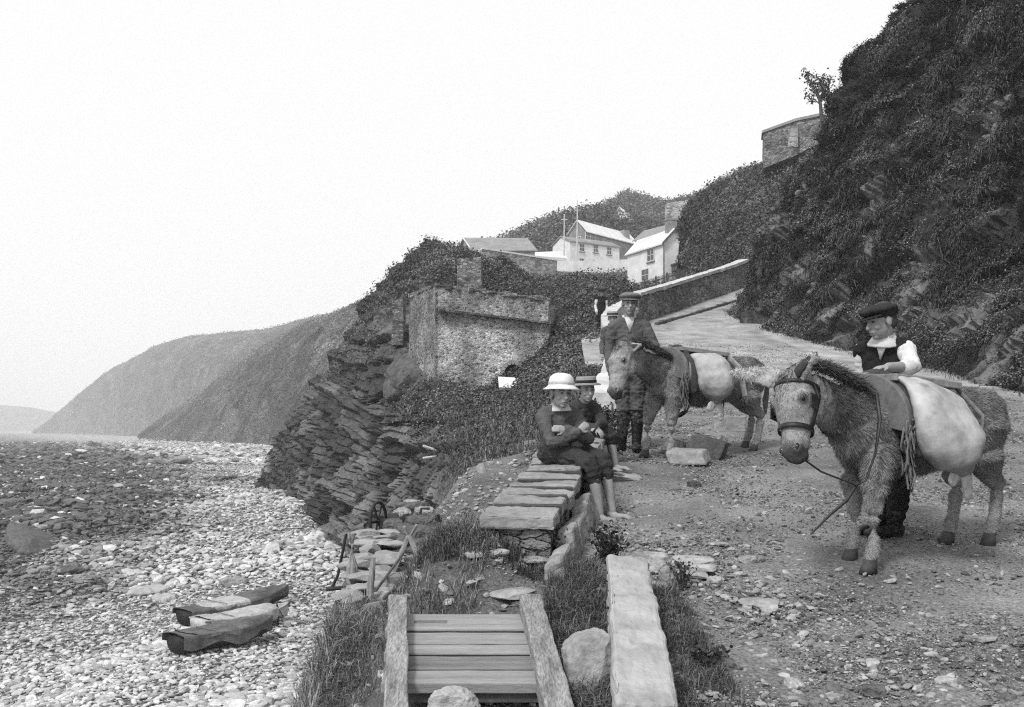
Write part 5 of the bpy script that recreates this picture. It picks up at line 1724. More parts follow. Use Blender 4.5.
    if C.get('legs'):
        lm = MB()
        lend = C.get('leg_end', .95)
        for S in 'LR':
            legt(lm, S, g + .01, lend, .008)
            if breeches:
                e, w_ = J['kn' + S], J['ank' + S]
                q_ = e + (w_ - e) * lend
                lm.tube([e, e * .4 + q_ * .6, q_], [th_(.075), th_(.082), th_(.07)], 12)
        lm.tube([J['hipL'], (J['pel'] + J['hipL'] + J['hipR']) / 3, J['hipR']], [th_(.115) + g] * 3, 14)
        lm.tube([J['pel'] + (sh_c - J['pel']) * .25, J['pel']], [(hw * .86 + g, th_(.11) + g), (hw * .95 + g, th_(.12) + g)], 14, up=bf)
        lm.blob(C['legs'][0], C['legs'][1], root, .008, 4, .014, 10, None, .016)
    if C.get('boots'):
        for S in 'LR':
            b_ = MB()
            an, e = J['ank' + S], J['kn' + S]
            td = norm(J['toe' + S] - an); fl = np.linalg.norm(J['toe' + S] - an); dn = np.array([0, 0, -1.])
            top_ = an + (e - an) * C.get('boot_h', .25)
            b_.tube([top_, top_ * .5 + an * .5, an, an + dn * th_(.04)], [th_(.05 + .022 * C.get('boot_h', .25)) + .01, th_(.05) + .01, th_(.045) + .006, th_(.045)], 12)
            b_.tube([an + dn * th_(.045) - td * th_(.04), an + dn * th_(.04) + td * fl * .3, J['toe' + S] - td * fl * .2 + dn * .004, J['toe' + S] + td * .02], [th_(.045), (th_(.05), th_(.048)), (th_(.055), th_(.037)), (th_(.045), th_(.028))], 12, up=-dn)
            b_.blob("boot", M_LEATHER, root, .007, 3, .006, 25)
            s_ = an + dn * (th_(.045) + .032)
            sw_ = norm(np.cross(td, dn))
            MB().box(s_ + td * fl * .42, td * (fl * .62), sw_ * th_(.047), (0, 0, .009)).build("sole", M_BLACKCLOTH, root, bevel=.006)
    if collar:
        nu_ = norm(J['neck'] - sh_c + np.array([0, 0, .12])); na = norm(across - nu_ * (across @ nu_)); nb = np.cross(nu_, na)
        MB().lathe(J['neck'] + bf * th_(.006), [(th_(.058), th_(.04)), (th_(.066), th_(.05)), (th_(.09), th_(.02)), (th_(.122), -th_(.028)), (th_(.118), -th_(.04)), (th_(.07), -th_(.03))], nu_, na, nb * .92, 22).build("collar", M_SHIRT, root, True, rough=.008, rscale=16)
    if open_neck:
        # v of white shirt above the jumper
        top_ = J['neck'] + bf * th_(.07)
        lowp = chest * .72 + J['neck'] * .28 + bf * (th_(.11) + g + .008)
        v_ = [top_ + across * th_(.055) + (0, 0, th_(.02)), top_ - across * th_(.055) + (0, 0, th_(.02)), lowp]
        bk = -bf * .03
        cb = MB().add([*v_, *[q_ + bk for q_ in v_]], [(0, 1, 2), (5, 4, 3), (0, 3, 4, 1), (1, 4, 5, 2), (2, 5, 3, 0)])
        cb.tube([J['neck'] + across * th_(.06) + bf * th_(.045) + (0, 0, th_(.022)), J['neck'] + across * th_(.06) - bf * th_(.03) + (0, 0, th_(.04)), J['neck'] - bf * th_(.07) + (0, 0, th_(.045)), J['neck'] - across * th_(.06) - bf * th_(.03) + (0, 0, th_(.04)), J['neck'] - across * th_(.06) + bf * th_(.045) + (0, 0, th_(.022))], [.013 * k] * 5, 10)
        cb.build("shirt_collar", M_SHIRT, root, True)
    # hats
    kind, hm_ = hat[0], hat[1]
    tilt = hat[2] if len(hat) > 2 else 0.0
    hu = norm(u + f * tilt); hf = norm(f - hu * (f @ hu)); hr = np.cross(hf, hu)
    if kind == 'cap':
        m2 = MB()
        c0 = Hp(0, -.005, .06)
        m2.ell(c0 + (hf * .012 + hu * .012) * hs, np.array([hr * .115, hf * .132, hu * .042]) * hs, 20, 10)
        m2.ell(c0 + (-hf * .012 - hu * .012) * hs, np.array([hr * .096, hf * .112, hu * .05]) * hs, 18, 10)
        m2.blob("cap", hm_, root, .006, 3, .006, 25)
        vs = []
        n = 13
        for q_, (rr_, dz) in enumerate(((.085, -.0), (.128, -.02))):
            for th in np.linspace(-1.15, 1.15, n):
                for t2 in (0, .007):
                    vs.append(c0 + (hr * math.sin(th) * rr_ * .95 + hf * (math.cos(th) * rr_ + .012) + hu * (dz * math.cos(th) - .02 + t2)) * hs)
        fs = []
        for j in range(n - 1):
            a, b_ = j * 2, 2 * n + j * 2
            fs += [(a, a + 2, b_ + 2, b_), (a + 1, b_ + 1, b_ + 3, a + 3), (b_, b_ + 2, b_ + 3, b_ + 1), (a, a + 1, a + 3, a + 2)]
        fs += [(0, 2 * n, 2 * n + 1, 1), (2 * n - 2, 2 * n - 1, 4 * n - 1, 4 * n - 2)]
        MB().add(vs, fs).build("cap_peak", hm_, root, True)
    elif kind == 'sunhat':
        prof = [(.082, .0), (.125, -.016), (.15, -.03), (.152, -.025), (.125, -.008), (.104, .012), (.103, .04), (.094, .075), (.07, .098), (.03, .109), (.004, .111)]
        MB().lathe(Hp(0, -.008, .05), [(a * hs, b_ * hs) for a, b_ in prof], hu, hr, hf, 28).build("sun_hat", hm_, root, True, rough=.006, rscale=18)
        MB().lathe(Hp(0, -.008, .05), [((.105) * hs, .01 * hs), (.1075 * hs, .013 * hs), (.1065 * hs, .034 * hs), (.1035 * hs, .036 * hs)], hu, hr, hf, 28).build("hat_band", M_CLOTH, root, True)
    elif kind == 'boater':
        prof = [(.085, .0), (.13, -.01), (.15, -.014), (.15, -.006), (.104, .008), (.1, .06), (.094, .072), (.004, .076)]
        MB().lathe(Hp(0, -.01, .055), [(a * hs, b_ * hs) for a, b_ in prof], hu, hr, hf, 28).build("straw_hat", hm_, root, True, rough=.004, rscale=16)
        MB().lathe(Hp(0, -.01, .055), [(.1055 * hs, .01 * hs), (.1075 * hs, .012 * hs), (.1045 * hs, .036 * hs), (.1025 * hs, .038 * hs)], hu, hr, hf, 28).build("hat_band", M_BAND, root, True)
    return root

# man in the flat cap behind the far donkey
gz = float(G(10.43))
man = dict(head=(1.222, 10.36, 1.29), neck=(1.222, 10.42, 1.13), shL=(1.375, 10.42, 1.06), shR=(1.07, 10.42, 1.055), elL=(1.475, 10.36, .85), wrL=(1.43, 10.1, .81), elR=(1.01, 10.44, .80), wrR=(1.02, 10.3, .58),
           pel=(1.225, 10.46, .6), hipL=(1.31, 10.46, .55), hipR=(1.14, 10.46, .55), knL=(1.31, 10.42, .18), knR=(1.17, 10.44, .18), ankL=(1.3, 10.45, gz + .075), ankR=(1.15, 10.5, gz + .075), toeL=(1.27, 10.25, gz + .025), toeR=(1.08, 10.33, gz + .025),
           hdL=(-.1, -.85, -.4), pnL=(0, -.65, .7), hdR=(.1, -.3, -1), pnR=(-1, -.3, 0))
person("man in a flat cap and cardigan standing with one hand on a donkey's neck", man, (-.06, -1, -.06), (0.02, 0, 1), 1.0, 1.0,
       dict(top=("cardigan", M_JUMPERG), legs=("trousers", M_TWEED), leg_end=.35, boots=1, boot_h=.85), ('cap', M_CAPG, -.05), open_neck=True)
_bt = MB()
for q_ in range(4):
    _bt.ball(np.array([1.222 + .003 * q_, 10.28 - .004 * q_, .93 - .075 * q_]), .011, 8, 6)

# boy in the waistcoat behind the near donkey
gz = float(G(6.45))
boy = dict(head=(2.355, 6.38, .685), neck=(2.40, 6.44, .565), shL=(2.51, 6.38, .51), shR=(2.31, 6.58, .51), elL=(2.485, 6.2, .375), wrL=(2.29, 6.09, .372), elR=(2.36, 6.66, .2), wrR=(2.3, 6.5, .08),
           pel=(2.46, 6.5, .08), hipL=(2.53, 6.48, .04), hipR=(2.4, 6.55, .04), knL=(2.5, 6.44, -.31), knR=(2.4, 6.54, -.31), ankL=(2.47, 6.45, gz + .075), ankR=(2.42, 6.58, gz + .075), toeL=(2.29, 6.38, gz + .03), toeR=(2.25, 6.48, gz + .03),
           hdL=(-.95, -.35, -.1), pnL=(0, -.1, 1), hdR=(-.3, -.3, -1), pnR=(-1, 0, 0))
person("boy in dark cap, black waistcoat and white shirt leaning on a donkey's saddle", boy, (-.96, -.2, -.2), (-.03, 0, 1), .95, .88,
       dict(top=("waistcoat", M_BLACKCLOTH), legs=("trousers", M_BLACKCLOTH), leg_end=.97, boots=1, boot_h=.3, roll=.22), ('cap', M_CAPD, .0), sleeves='shirt', collar=True, body_fwd=(-.6, -.8, 0), open_neck=True)

# seated boy in the white sun hat
b1 = dict(head=(.348, 7.06, .25), neck=(.335, 7.14, .15), shL=(.455, 7.2, .085), shR=(.225, 7.1, .08), elL=(.535, 7.05, -.075), wrL=(.375, 6.935, -.01), elR=(.275, 6.96, -.105), wrR=(.46, 6.94, -.025),
          pel=(.33, 7.24, -.16), hipL=(.41, 7.27, -.165), hipR=(.28, 7.17, -.165), knL=(.64, 7.0, -.235), knR=(.545, 6.88, -.25), ankL=(.7, 6.96, -.575), ankR=(.605, 6.86, -.585), toeL=(.81, 6.87, -.62), toeR=(.7, 6.75, -.64),
          hdL=(-.85, -.3, .12), pnL=(-.1, -1, .3), hdR=(.6, .2, .55), pnR=(.1, -1, .2))
person("barefoot boy in a white sun hat sitting with folded arms on the low wall", b1, (.35, -.92, -.12), (.02, 0.02, 1), .87, .74,
       dict(top=("jumper", M_JUMPERG), legs=("breeches", M_TROUSER), leg_end=.28, bulk=.019, crease=.011), ('sunhat', M_HAT, -.12), bare_feet=True, skin=M_DIRTYSKIN, collar=True, body_fwd=(.62, -.78, 0), breeches=True)

# seated boy in the straw hat
b2 = dict(head=(.645, 8.66, .335), neck=(.63, 8.74, .232), shL=(.735, 8.82, .165), shR=(.52, 8.72, .165), elL=(.79, 8.66, .03), wrL=(.735, 8.53, .03), elR=(.58, 8.58, .01), wrR=(.72, 8.5, .0),
          pel=(.6, 8.86, -.02), hipL=(.67, 8.88, -.03), hipR=(.55, 8.8, -.03), knL=(.84, 8.66, -.05), knR=(.745, 8.56, -.06), ankL=(.9, 8.66, -.31), ankR=(.815, 8.56, -.315), toeL=(1.0, 8.56, -.355), toeR=(.91, 8.44, -.36),
          hdL=(-.6, -.5, -.3), pnL=(0, -.5, .8), hdR=(.4, -.3, -.5), pnR=(0, -.5, .8))
person("barefoot boy in a dark banded straw hat sitting hunched behind the boy with folded arms", b2, (.3, -.93, -.15), (-.06, 0.0, 1), .87, .72,
       dict(top=("jumper", M_JUMPER), legs=("breeches", M_TROUSER), leg_end=.25, bulk=.019, crease=.011), ('boater', M_STRAW, -.1), bare_feet=True, skin=M_DIRTYSKIN, body_fwd=(.6, -.8, 0), breeches=True)

# figure farther up the road behind the man, and one leaning on the parapet
def standing(x, y, h, face, armdir):
    g0 = float(G(y)); s = h / 1.5
    fx, fy = norm(face)
    rx, ry = fy, -fx                        # own right
    def q(a, b, c):
        return (x + rx * a * s + fx * b * s, y + ry * a * s + fy * b * s, g0 + c * s)
    return dict(head=q(0, .03, 1.34), neck=q(0, 0, 1.19), shL=q(-.15, 0, 1.12), shR=q(.15, 0, 1.12), elL=q(-.2, -.02, .88), wrL=q(-.19, .08, .68), elR=q(.2, -.02, .88), wrR=q(.19, .08, .68), pel=q(0, 0, .74),
                hipL=q(-.08, 0, .7), hipR=q(.08, 0, .7), knL=q(-.085, .01, .38), knR=q(.085, .01, .38), ankL=q(-.085, 0, .07), ankR=q(.085, 0, .07), toeL=q(-.1, .16, .03), toeR=q(.1, .16, .03))
person("lad in a banded straw hat half hidden behind the man in the flat cap", standing(1.83, 18.2, 1.47, (-.1, -1), 0), (-.1, -1, -.1), (0, 0, 1), 1.0, .92,
       dict(top=("jacket", M_JUMPERG), legs=("trousers", M_TROUSER), leg_end=.97, boots=1, boot_h=.3), ('boater', M_STRAW, 0.0), open_neck=True)
def lean_figure():
    x, y = 2.98, 33.4
    J = standing(x, y, 1.45, (.2, -1), 0)
    return {a: (b[0], b[1], b[2] - .02) for a, b in J.items()}
person("distant person in a black hat and pale sleeves leaning over the white parapet", lean_figure(), (.2, -1, -.2), (0, 0, 1), 1.05, .92,
       dict(top=("waistcoat", M_BLACKCLOTH), legs=("trousers", M_BLACKCLOTH), leg_end=.97, boots=1, boot_h=.3, roll=.9), ('boater', M_BAND, 0.0), sleeves='shirt')

# ------------------------------------------------------------------ timber frame in the foreground
def GP(px, py, h=0.0):
    d = (1.45 - h) / (.117 + (py - HOR) / 1000)
    return np.array([(px - CX) / 1000 * d, d, float(G(d)) + h])

fr_ = thing("timber_frame", "weathered timber frame of two heavy beams over five cross planks beside the path", "frame", (-.2, 4.2, -1.0))
rows = [(4.60, 4.378), (4.352, 4.208), (4.184, 4.078), (4.054, 3.908), (3.884, 3.75)]
for i, (a, c) in enumerate(rows):
    y = (a + c) / 2
    xl, xr = -.57 + (4.6 - y) * .1 + RNG.uniform(-.012, .012), .1 + (4.6 - y) * .03 + .03
    zt = float(G(y)) + .055 - .004 * (i % 2)
    mb = MB()
    if i == 0:
        # hand slot cut in the farthest plank
        sx0, sx1 = -.44, -.29
        hw_ = (a - c) / 2
        mb.box(((xl + sx0) / 2, y, zt - .02), ((sx0 - xl) / 2, 0, 0), (0, hw_, .117 * hw_), (0, 0, .02))
        mb.box(((xr + sx1) / 2, y, zt - .02), ((xr - sx1) / 2, 0, 0), (0, hw_, .117 * hw_), (0, 0, .02))
        mb.box(((sx0 + sx1) / 2, y + hw_ * .6, zt - .02 + .117 * hw_ * .6), ((sx1 - sx0) / 2, 0, 0), (0, hw_ * .4, .117 * hw_ * .4), (0, 0, .02))
        mb.box(((sx0 + sx1) / 2, y - hw_ * .6, zt - .02 - .117 * hw_ * .6), ((sx1 - sx0) / 2, 0, 0), (0, hw_ * .4, .117 * hw_ * .4), (0, 0, .02))
        q = mb.mesh("plank")
        MB().box(((sx0 + sx1) / 2, y, zt - .034), ((sx1 - sx0) / 2 + .01, 0, 0), (0, hw_ * .9, .117 * hw_ * .9), (0, 0, .004)).build("slot_shade", M_BLACKCLOTH, fr_)  # black sheet added as the shade inside the slot
    else:
        mb.box(((xl + xr) / 2, y, zt - .02), ((xr - xl) / 2, 0, 0), (0, (a - c) / 2, .117 * (a - c) / 2), (0, 0, .02))
        q = mod_mesh(mb.mesh("plank"), bevel=.004, sub=3); jitter(q, .003, 9)
    mesh_obj("plank", q, M_WOODD if i in (3,) else M_WOOD, fr_)
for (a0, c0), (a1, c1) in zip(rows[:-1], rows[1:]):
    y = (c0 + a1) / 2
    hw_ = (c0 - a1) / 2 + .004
    MB().box((-.18, y, float(G(y)) + .055 - .016), (.29, 0, 0), (0, hw_, .117 * hw_), (0, 0, .009)).build("gap_shade", M_BLACKCLOTH, fr_)  # black strips standing in for shade in the plank gaps
def beam(p0, p1, hw, hh, name="beam"):
    p0, p1 = np.array(p0), np.array(p1)
    t_ = norm(p1 - p0); sx = norm(np.cross(t_, (0, 0, 1))); up = np.cross(sx, t_)
    q = mod_mesh(MB().box((p0 + p1) / 2, (p1 - p0) / 2, sx * hw, up * hh).mesh(name), bevel=.007, sub=4)
    jitter(q, .012, 6)
    return mesh_obj(name, q, M_BEAM, fr_)
beam((-.53, 4.66, float(G(4.66)) + .085), (-.35, 3.0, float(G(3.0)) + .06), .042, .045)
beam((.085, 4.66, float(G(4.66)) + .085), (.185, 3.0, float(G(3.0)) + .06), .05, .05)
mb = MB().box((-.18, 3.79, float(G(3.79)) + .0), (.28, 0, 0), (0, .02, 0), (0, 0, .028)); mb.build("bearer", M_DKWOOD, fr_)
# iron handle lying by the slot
# ------------------------------------------------------------------ single stones
def stone(name, label, cat, c, ax, material, rough=.25, sub=3, rot=0.0, square=.75, group=None, tilt=(0, 0)):
    tv, _ = ico(sub + 1)
    tv = facets(tv, 11, int(abs(c[0]) * 977 + abs(c[1]) * 131 + abs(c[2]) * 53), .55, .88)
    tv = np.sign(tv) * np.abs(tv) ** square
    tv = tv * np.array(ax)
    cr, sr = math.cos(rot), math.sin(rot)
    R_ = np.array([[cr, -sr, 0], [sr, cr, 0], [0, 0, 1]]) @ np.array(Matrix.Rotation(tilt[0], 3, 'X') @ Matrix.Rotation(tilt[1], 3, 'Y'))
    v = tv @ R_.T
    sd_ = np.array(c) * 3.1
    s_ = min(ax)
    v = v + norm_rows(v) * (fbm(v / max(ax) * 1.7 + sd_, 3) * rough * s_ * .7 + fbm(v / max(ax) * 6 + sd_, 3) * rough * s_ * .22)[:, None]
    m_ = raw_mesh(name, v, ico(sub + 1)[1], None, False)
    o = mesh_obj(name, m_, material)
    o.location = tuple(float(q) for q in c)
    return tag(o, label, cat, group)
def norm_rows(v):
    return v / (np.linalg.norm(v, axis=1)[:, None] + 1e-9)

# long dressed stone beside the frame
p0, p1 = np.array([.565, 4.9, 0]), np.array([.415, 3.05, 0])
e2 = (p1 - p0) / 2; e2[2] = .117 * e2[1]
cen = (p0 + p1) / 2; cen[2] = float(G(cen[1])) + .1
q = mod_mesh(MB().box(cen, (.098, .01, -.004), e2, (0, 0, .15)).mesh("k"), bevel=.012, sub=5)
jitter(q, .02, 5); jitter(q, .014, 13)
o = mesh_obj("long_stone", q, M_KERBSTONE)
tag(o, "long pale dressed block of stone lying end on beside the timber frame", "stone block")
stone("boulder", "angular grey boulder wedged between the timber frame and the long stone", "boulder", GP(587, 690) + (0, 0, .08), (.115, .1, .17), M_STONE, .25, 4, .3, .7)
stone("boulder", "smooth rounded pale boulder behind the end of the long stone", "boulder", GP(646, 578) + (0, 0.1, .06), (.15, .12, .11), M_PALESTONE, .3, 4, .2, .85)
stone("boulder", "pale stone in the dark gap under the near edge of the planks", "boulder", np.array([-.22, 3.55, -1.0]), (.105, .08, .075), M_PALESTONE, .4, 3, .2, .8)
stone("stone", "upright mottled stone beside the smooth rounded boulder", "stone", GP(668, 588) + (0, 0, .03), (.07, .05, .09), M_STONE, .5, 3, .9)
for i, (px, py, lab) in enumerate(((690, 578, "lowest of the thin slate flags stacked by the boulder"), (698, 574, "middle thin slate flag of the little stack by the boulder"), (694, 570, "uppermost thin slate flag of the little stack by the boulder"))):
    stone("slate_flag", lab, "slate", GP(px, py, .0) + (0, 0, .02 + .02 * i), (.12, .07, .013), M_PALESTONE if i else M_STONE, .6, 3, -.4 + .2 * i, .7, None, (.1, .05))
SINGLES = [
    (757, 604, .11, .06, .02, M_STONE, "wide flat slate lying on the road below the bridled donkey's head"), (768, 609, .09, .055, .02, M_PALESTONE, "paler slate overlapping the wide flat slate on the road"),
    (716, 583, .05, .035, .025, M_PALESTONE, "small pale stone between the slate stack and the flat slates"), (750, 562, .1, .06, .03, M_STONE, "grey low stone half buried near the bridled donkey's front hooves"),
    (794, 687, .055, .04, .022, M_PALESTONE, "pale wedge shaped stone lying alone on the lower road"), (694, 487, .07, .05, .04, M_DKSTONE, "small dark block lying alone in the middle of the road"),
    (636, 503, .05, .035, .015, M_STONE, "flat grey chip on the road in front of the sitting boys"), (875, 694, .05, .045, .03, M_DKSTONE, "dark clod at the lower edge of the road"),
    (835, 700, .06, .03, .015, M_STONE, "thin grey slate chip beside the dark clod"), (700, 635, .05, .03, .02, M_STONE, "grey stone in the worn patch right of the long stone"),
    (985, 640, .07, .035, .012, M_STONE, "long thin slate lying beyond the bridled donkey's shadow"), (725, 668, .06, .04, .03, M_DKSTONE, "dark lump of turf beside the bare worn patch"),
    (662, 610, .045, .03, .018, M_PALESTONE, "tiny pale stone in the grass against the long stone"), (872, 664, .05, .03, .014, M_PALESTONE, "pale chip lying between the wedge stone and the donkey"),
    (720, 545, .06, .04, .014, M_STONE, "grey slate chip between the rounded boulder and the donkey's reins"), (946, 682, .05, .045, .015, M_PALESTONE, "pale flat chip near the lower corner of the road")]
for i, (px, py, a, b_, c, m_, lab) in enumerate(SINGLES):
    stone("stone", lab, "stone", GP(px, py) + (0, 0, c * .4), (a, b_, c), m_, .6, 3, i * 1.3, .7)
# flags along the path in front of the sitting wall
def TP(px, py, dz=0.0):
    """point on the terrace ground seen along a bearing"""
    r, e = (px - CX) / 1000, (HOR - py) / 1000
    for d in np.linspace(3, 14, 1100):
        if e * d <= float(ground_z(r * d, d)) + dz:
            break
    return np.array([r * d, d, e * d])
stone("flagstone", "broad pale flagstone on the path just in front of the sitting wall", "flagstone", TP(530, 561) + (0, 0, .012), (.16, .13, .025), M_SLAB, .4, 4, .5, .7)
stone("flagstone", "worn flagstone in the path nearest the timber frame", "flagstone", TP(512, 594) + (0, 0, .006), (.14, .12, .02), M_SLAB, .4, 4, 1.1, .7)
stone("stone", "narrow pale stone in the grass under the end of the sitting wall", "stone", TP(474, 558) + (0, 0, .015), (.055, .03, .02), M_PALESTONE, .5, 3)
stone("stone", "second pale stone in the grass under the end of the sitting wall, nearer the flagstone", "stone", TP(499, 556) + (0, 0, .015), (.06, .025, .02), M_PALESTONE, .5, 3, .4)
stone("stone", "pale broken stone in the weeds between the timber frame and the long stone", "stone", GP(553, 596) + (0, 0, .02), (.05, .035, .03), M_PALESTONE, .6, 3, .4)
stone("stone", "thin pale sliver of stone in the weeds beside the dark bush", "stone", GP(581, 593) + (0, 0, .015), (.06, .022, .014), M_PALESTONE, .6, 3, .5)
# blocks by the far donkey
def slab(label, c, e1, e2, e3, m_, js=.02):
    q = mod_mesh(MB().box(c, e1, e2, e3).mesh("s"), bevel=.018, sub=4); jitter(q, js, 6)
    return tag(mesh_obj("stone_block", q, m_), label, "stone block")
slab("tilted grey block lying in front of the dark block under the far donkey", (1.68, 9.5, float(G(9.5)) + .07), (.16, -.07, .0), (.05, .11, .02), (-.02, .02, .06), M_STONE)
slab("dark squared block leaning behind the tilted grey block", (1.93, 9.85, float(G(9.85)) + .1), (.15, -.05, -.05), (.05, .12, .0), (.04, 0, .1), M_DKSTONE)
slab("pale squared block standing alone on the road under the far donkey's tail", (2.63, 12.1, float(G(12.1)) + .08), (.19, -.02, 0), (.02, .13, .0), (0, 0, .1), M_SLAB)
stone("stone", "rough mottled stone between the front hooves and the tilted block", "stone", np.array([1.62, 10.15, float(G(10.15)) + .06]), (.14, .1, .1), M_STONE, .6, 3)
stone("stone", "flat rock under the feet of the boy in the straw hat", "stone", np.array([.95, 8.55, float(G(8.55)) + .02]), (.17, .12, .055), M_STONE, .4, 3)

# ------------------------------------------------------------------ old quay edge, winch and gear on the lower terrace
qy = thing("quay_edge", "broken masonry edge with pale flat top stones left of the rusty winch", "masonry", (-1.0, 7.2, -1.3))
for i in range(30):
    y = 6.05 + (i // 2) * .155 + RNG.uniform(-.03, .03)
    x = -.79 - .1 * (y - 6.1) - (i % 2) * RNG.uniform(.16, .2) + RNG.uniform(-.03, .03)
    z = float(G(y)) - .37 + RNG.uniform(-.025, .025)
    tv = facets(ico(3)[0], 9, 300 + i, .5, .85) * np.array([RNG.uniform(.1, .15), RNG.uniform(.07, .1), RNG.uniform(.03, .05)])
    th = RNG.uniform(-.5, .5); tv = tv @ np.array([[math.cos(th), math.sin(th), 0], [-math.sin(th), math.cos(th), 0], [0, 0, 1]])
    mesh_obj("top_stone", raw_mesh("top_stone", tv + np.array([x, y, z]), ico(3)[1], None, False), M_SLAB if i % 3 else M_STONE, qy)
mb = MB(); wall_run(mb, [(-.93, 6.0), (-1.1, 8.35)], [-2.6, -2.6], [float(G(6.0)) - .42, float(G(8.35)) - .42], .34)
q = mod_mesh(mb.mesh("c"), sub=4); jitter(q, .06, 4); mesh_obj("rubble_body", q, M_DRYSTONE, qy)
pst = [((351, 536), (354, 645), 6.9, .06, "tall split grey post standing against the broken quay edge"), ((385, 612), (384, 660), 5.6, .03, "short square post beside the left beam of the timber frame"), ((372, 560), (368, 640), 6.3, .032, "thin grey post between the tall split post and the timber frame")]
for (a, c, d, rad, lab) in pst:
    a, c = P(*a, d), P(*c, d) - np.array([0, 0, .3])
    q = mod_mesh(MB().tube([c, c * .6 + a * .4 + (.015, 0, 0), c * .2 + a * .8, a + (.01, 0, .02)], [(rad * 1.1, rad * .8), (rad, rad * .8), (rad * .85, rad * .7), (rad * .5, rad * .6)], 7, round_ends=False).mesh("p"), sub=3); c_p, n_p = coords(q), vnormals(q); c_p = c_p + n_p * (fbm(c_p * np.array([26, 26, 3]), 3) * rad * .5)[:, None]; q.vertices.foreach_set('co', c_p.astype(np.float32).ravel()); q.update()
    tag(mesh_obj("post", q, M_POST), lab, "post")
mb = MB(); mb.tube([P(346, 535, 7.4), P(338, 575, 7.4), P(332, 588, 7.4)], [.012] * 3, 6); mb.tube([P(328, 589, 7.4), P(341, 588, 7.4)], [.016] * 2, 6)
tag(mb.build("iron_stay", M_IRON), "bent iron stay with a flat foot beside the tall split post", "iron stay")
tag(MB().tube([P(337, 648, 5.9), P(365, 605, 6.3), P(397, 562, 6.8), P(409, 545, 7.0)], [.008, .01, .01, .008], 6).build("pole", M_DKWOOD), "long thin dark pole leaning from the grass up to the A shaped trestle", "pole")
tag(MB().tube([P(384, 598, 5.3), P(410, 577, 5.9), P(446, 551, 6.5)], [.011, .01, .008], 6).build("pole", M_DKWOOD), "short dark stick lying over the top end of the left beam", "pole")

wn = thing("winch", "rusty iron hand winch with a spoked wheel at the edge of the terrace", "winch", P(384, 540, 8.4))
wc = P(378, 521, 8.4)
rim = [wc + np.array([math.cos(a) * .05, math.cos(a) * .13, math.sin(a) * .16]) for a in np.linspace(0, 2 * math.pi, 25)]
MB().tube(rim, [.014] * 25, 8, up=(1, 0, 0), round_ends=False).build("wheel_rim", M_IRON, wn, True)
for a in np.linspace(0, math.pi * 2, 6, endpoint=False):
    MB().tube([wc, wc + np.array([math.cos(a) * .05, math.cos(a) * .13, math.sin(a) * .16])], [.01, .008], 6).build("spoke", M_IRON, wn, True)
MB().tube([wc - (.06, 0, 0), wc + (.34, .04, .0)], [.022, .022], 10).build("axle", M_IRON, wn, True)
MB().tube([wc + (.08, .02, 0), wc + (.26, .03, 0)], [.065, .065], 14, round_ends=False).build("drum", M_IRON, wn, True)
for dx in (.03, .3):
    mb = MB()
    b0 = wc + np.array([dx, .02, 0])
    mb.tube([b0 + (0, 0, .03), b0 + (0, -.14, -.24)], [.016, .018], 6); mb.tube([b0 + (0, 0, .03), b0 + (0, .14, -.2)], [.016, .018], 6)
    mb.build("side_frame", M_IRON, wn, True)
MB().tube([wc + (.34, .04, 0), wc + (.36, .05, .1), wc + (.42, .05, .1)], [.012] * 3, 6).build("crank_handle", M_IRON, wn, True)

af = thing("trestle", "small A shaped wooden trestle standing on a dark beam by the stone pile", "trestle", P(408, 578, 6.9))
ap = P(409, 536, 7.0)
for px, py, d in ((393, 573, 6.9), (425, 573, 6.8)):
    MB().tube([ap, P(px, py, d)], [.018, .022], 6, round_ends=False).build("leg", M_OLDWOOD, af)
MB().tube([P(400, 558, 6.95), P(418, 556, 6.9)], [.013, .013], 6).build("cross_bar", M_OLDWOOD, af)
a, c = P(384, 580, 6.7), P(428, 575, 6.7)
MB().box((a + c) / 2, (c - a) / 2, (0, .06, .006), (0, 0, .03)).build("base_beam", M_OLDWOOD, af, bevel=.006)
MB().box((a + c) / 2 + (0.02, 0.03, -.06), (c - a) / 2 * .96, (0, .07, .006), (0, 0, .028)).build("base_beam", M_DKWOOD, af, bevel=.006)
MB().tube([ap + (-.03, 0, .06), ap + (.0, 0, -.02), ap + (.05, .0, .07)], [.014] * 3, 6).build("crutch_head", M_OLDWOOD, af)
tag(MB().tube([P(421, 569, 6.6), P(441, 552, 6.9)], [.012, .01], 6).build("mallet_shaft", M_OLDWOOD), "thin tool shaft leaning against the stone pile beside the trestle", "tool shaft")

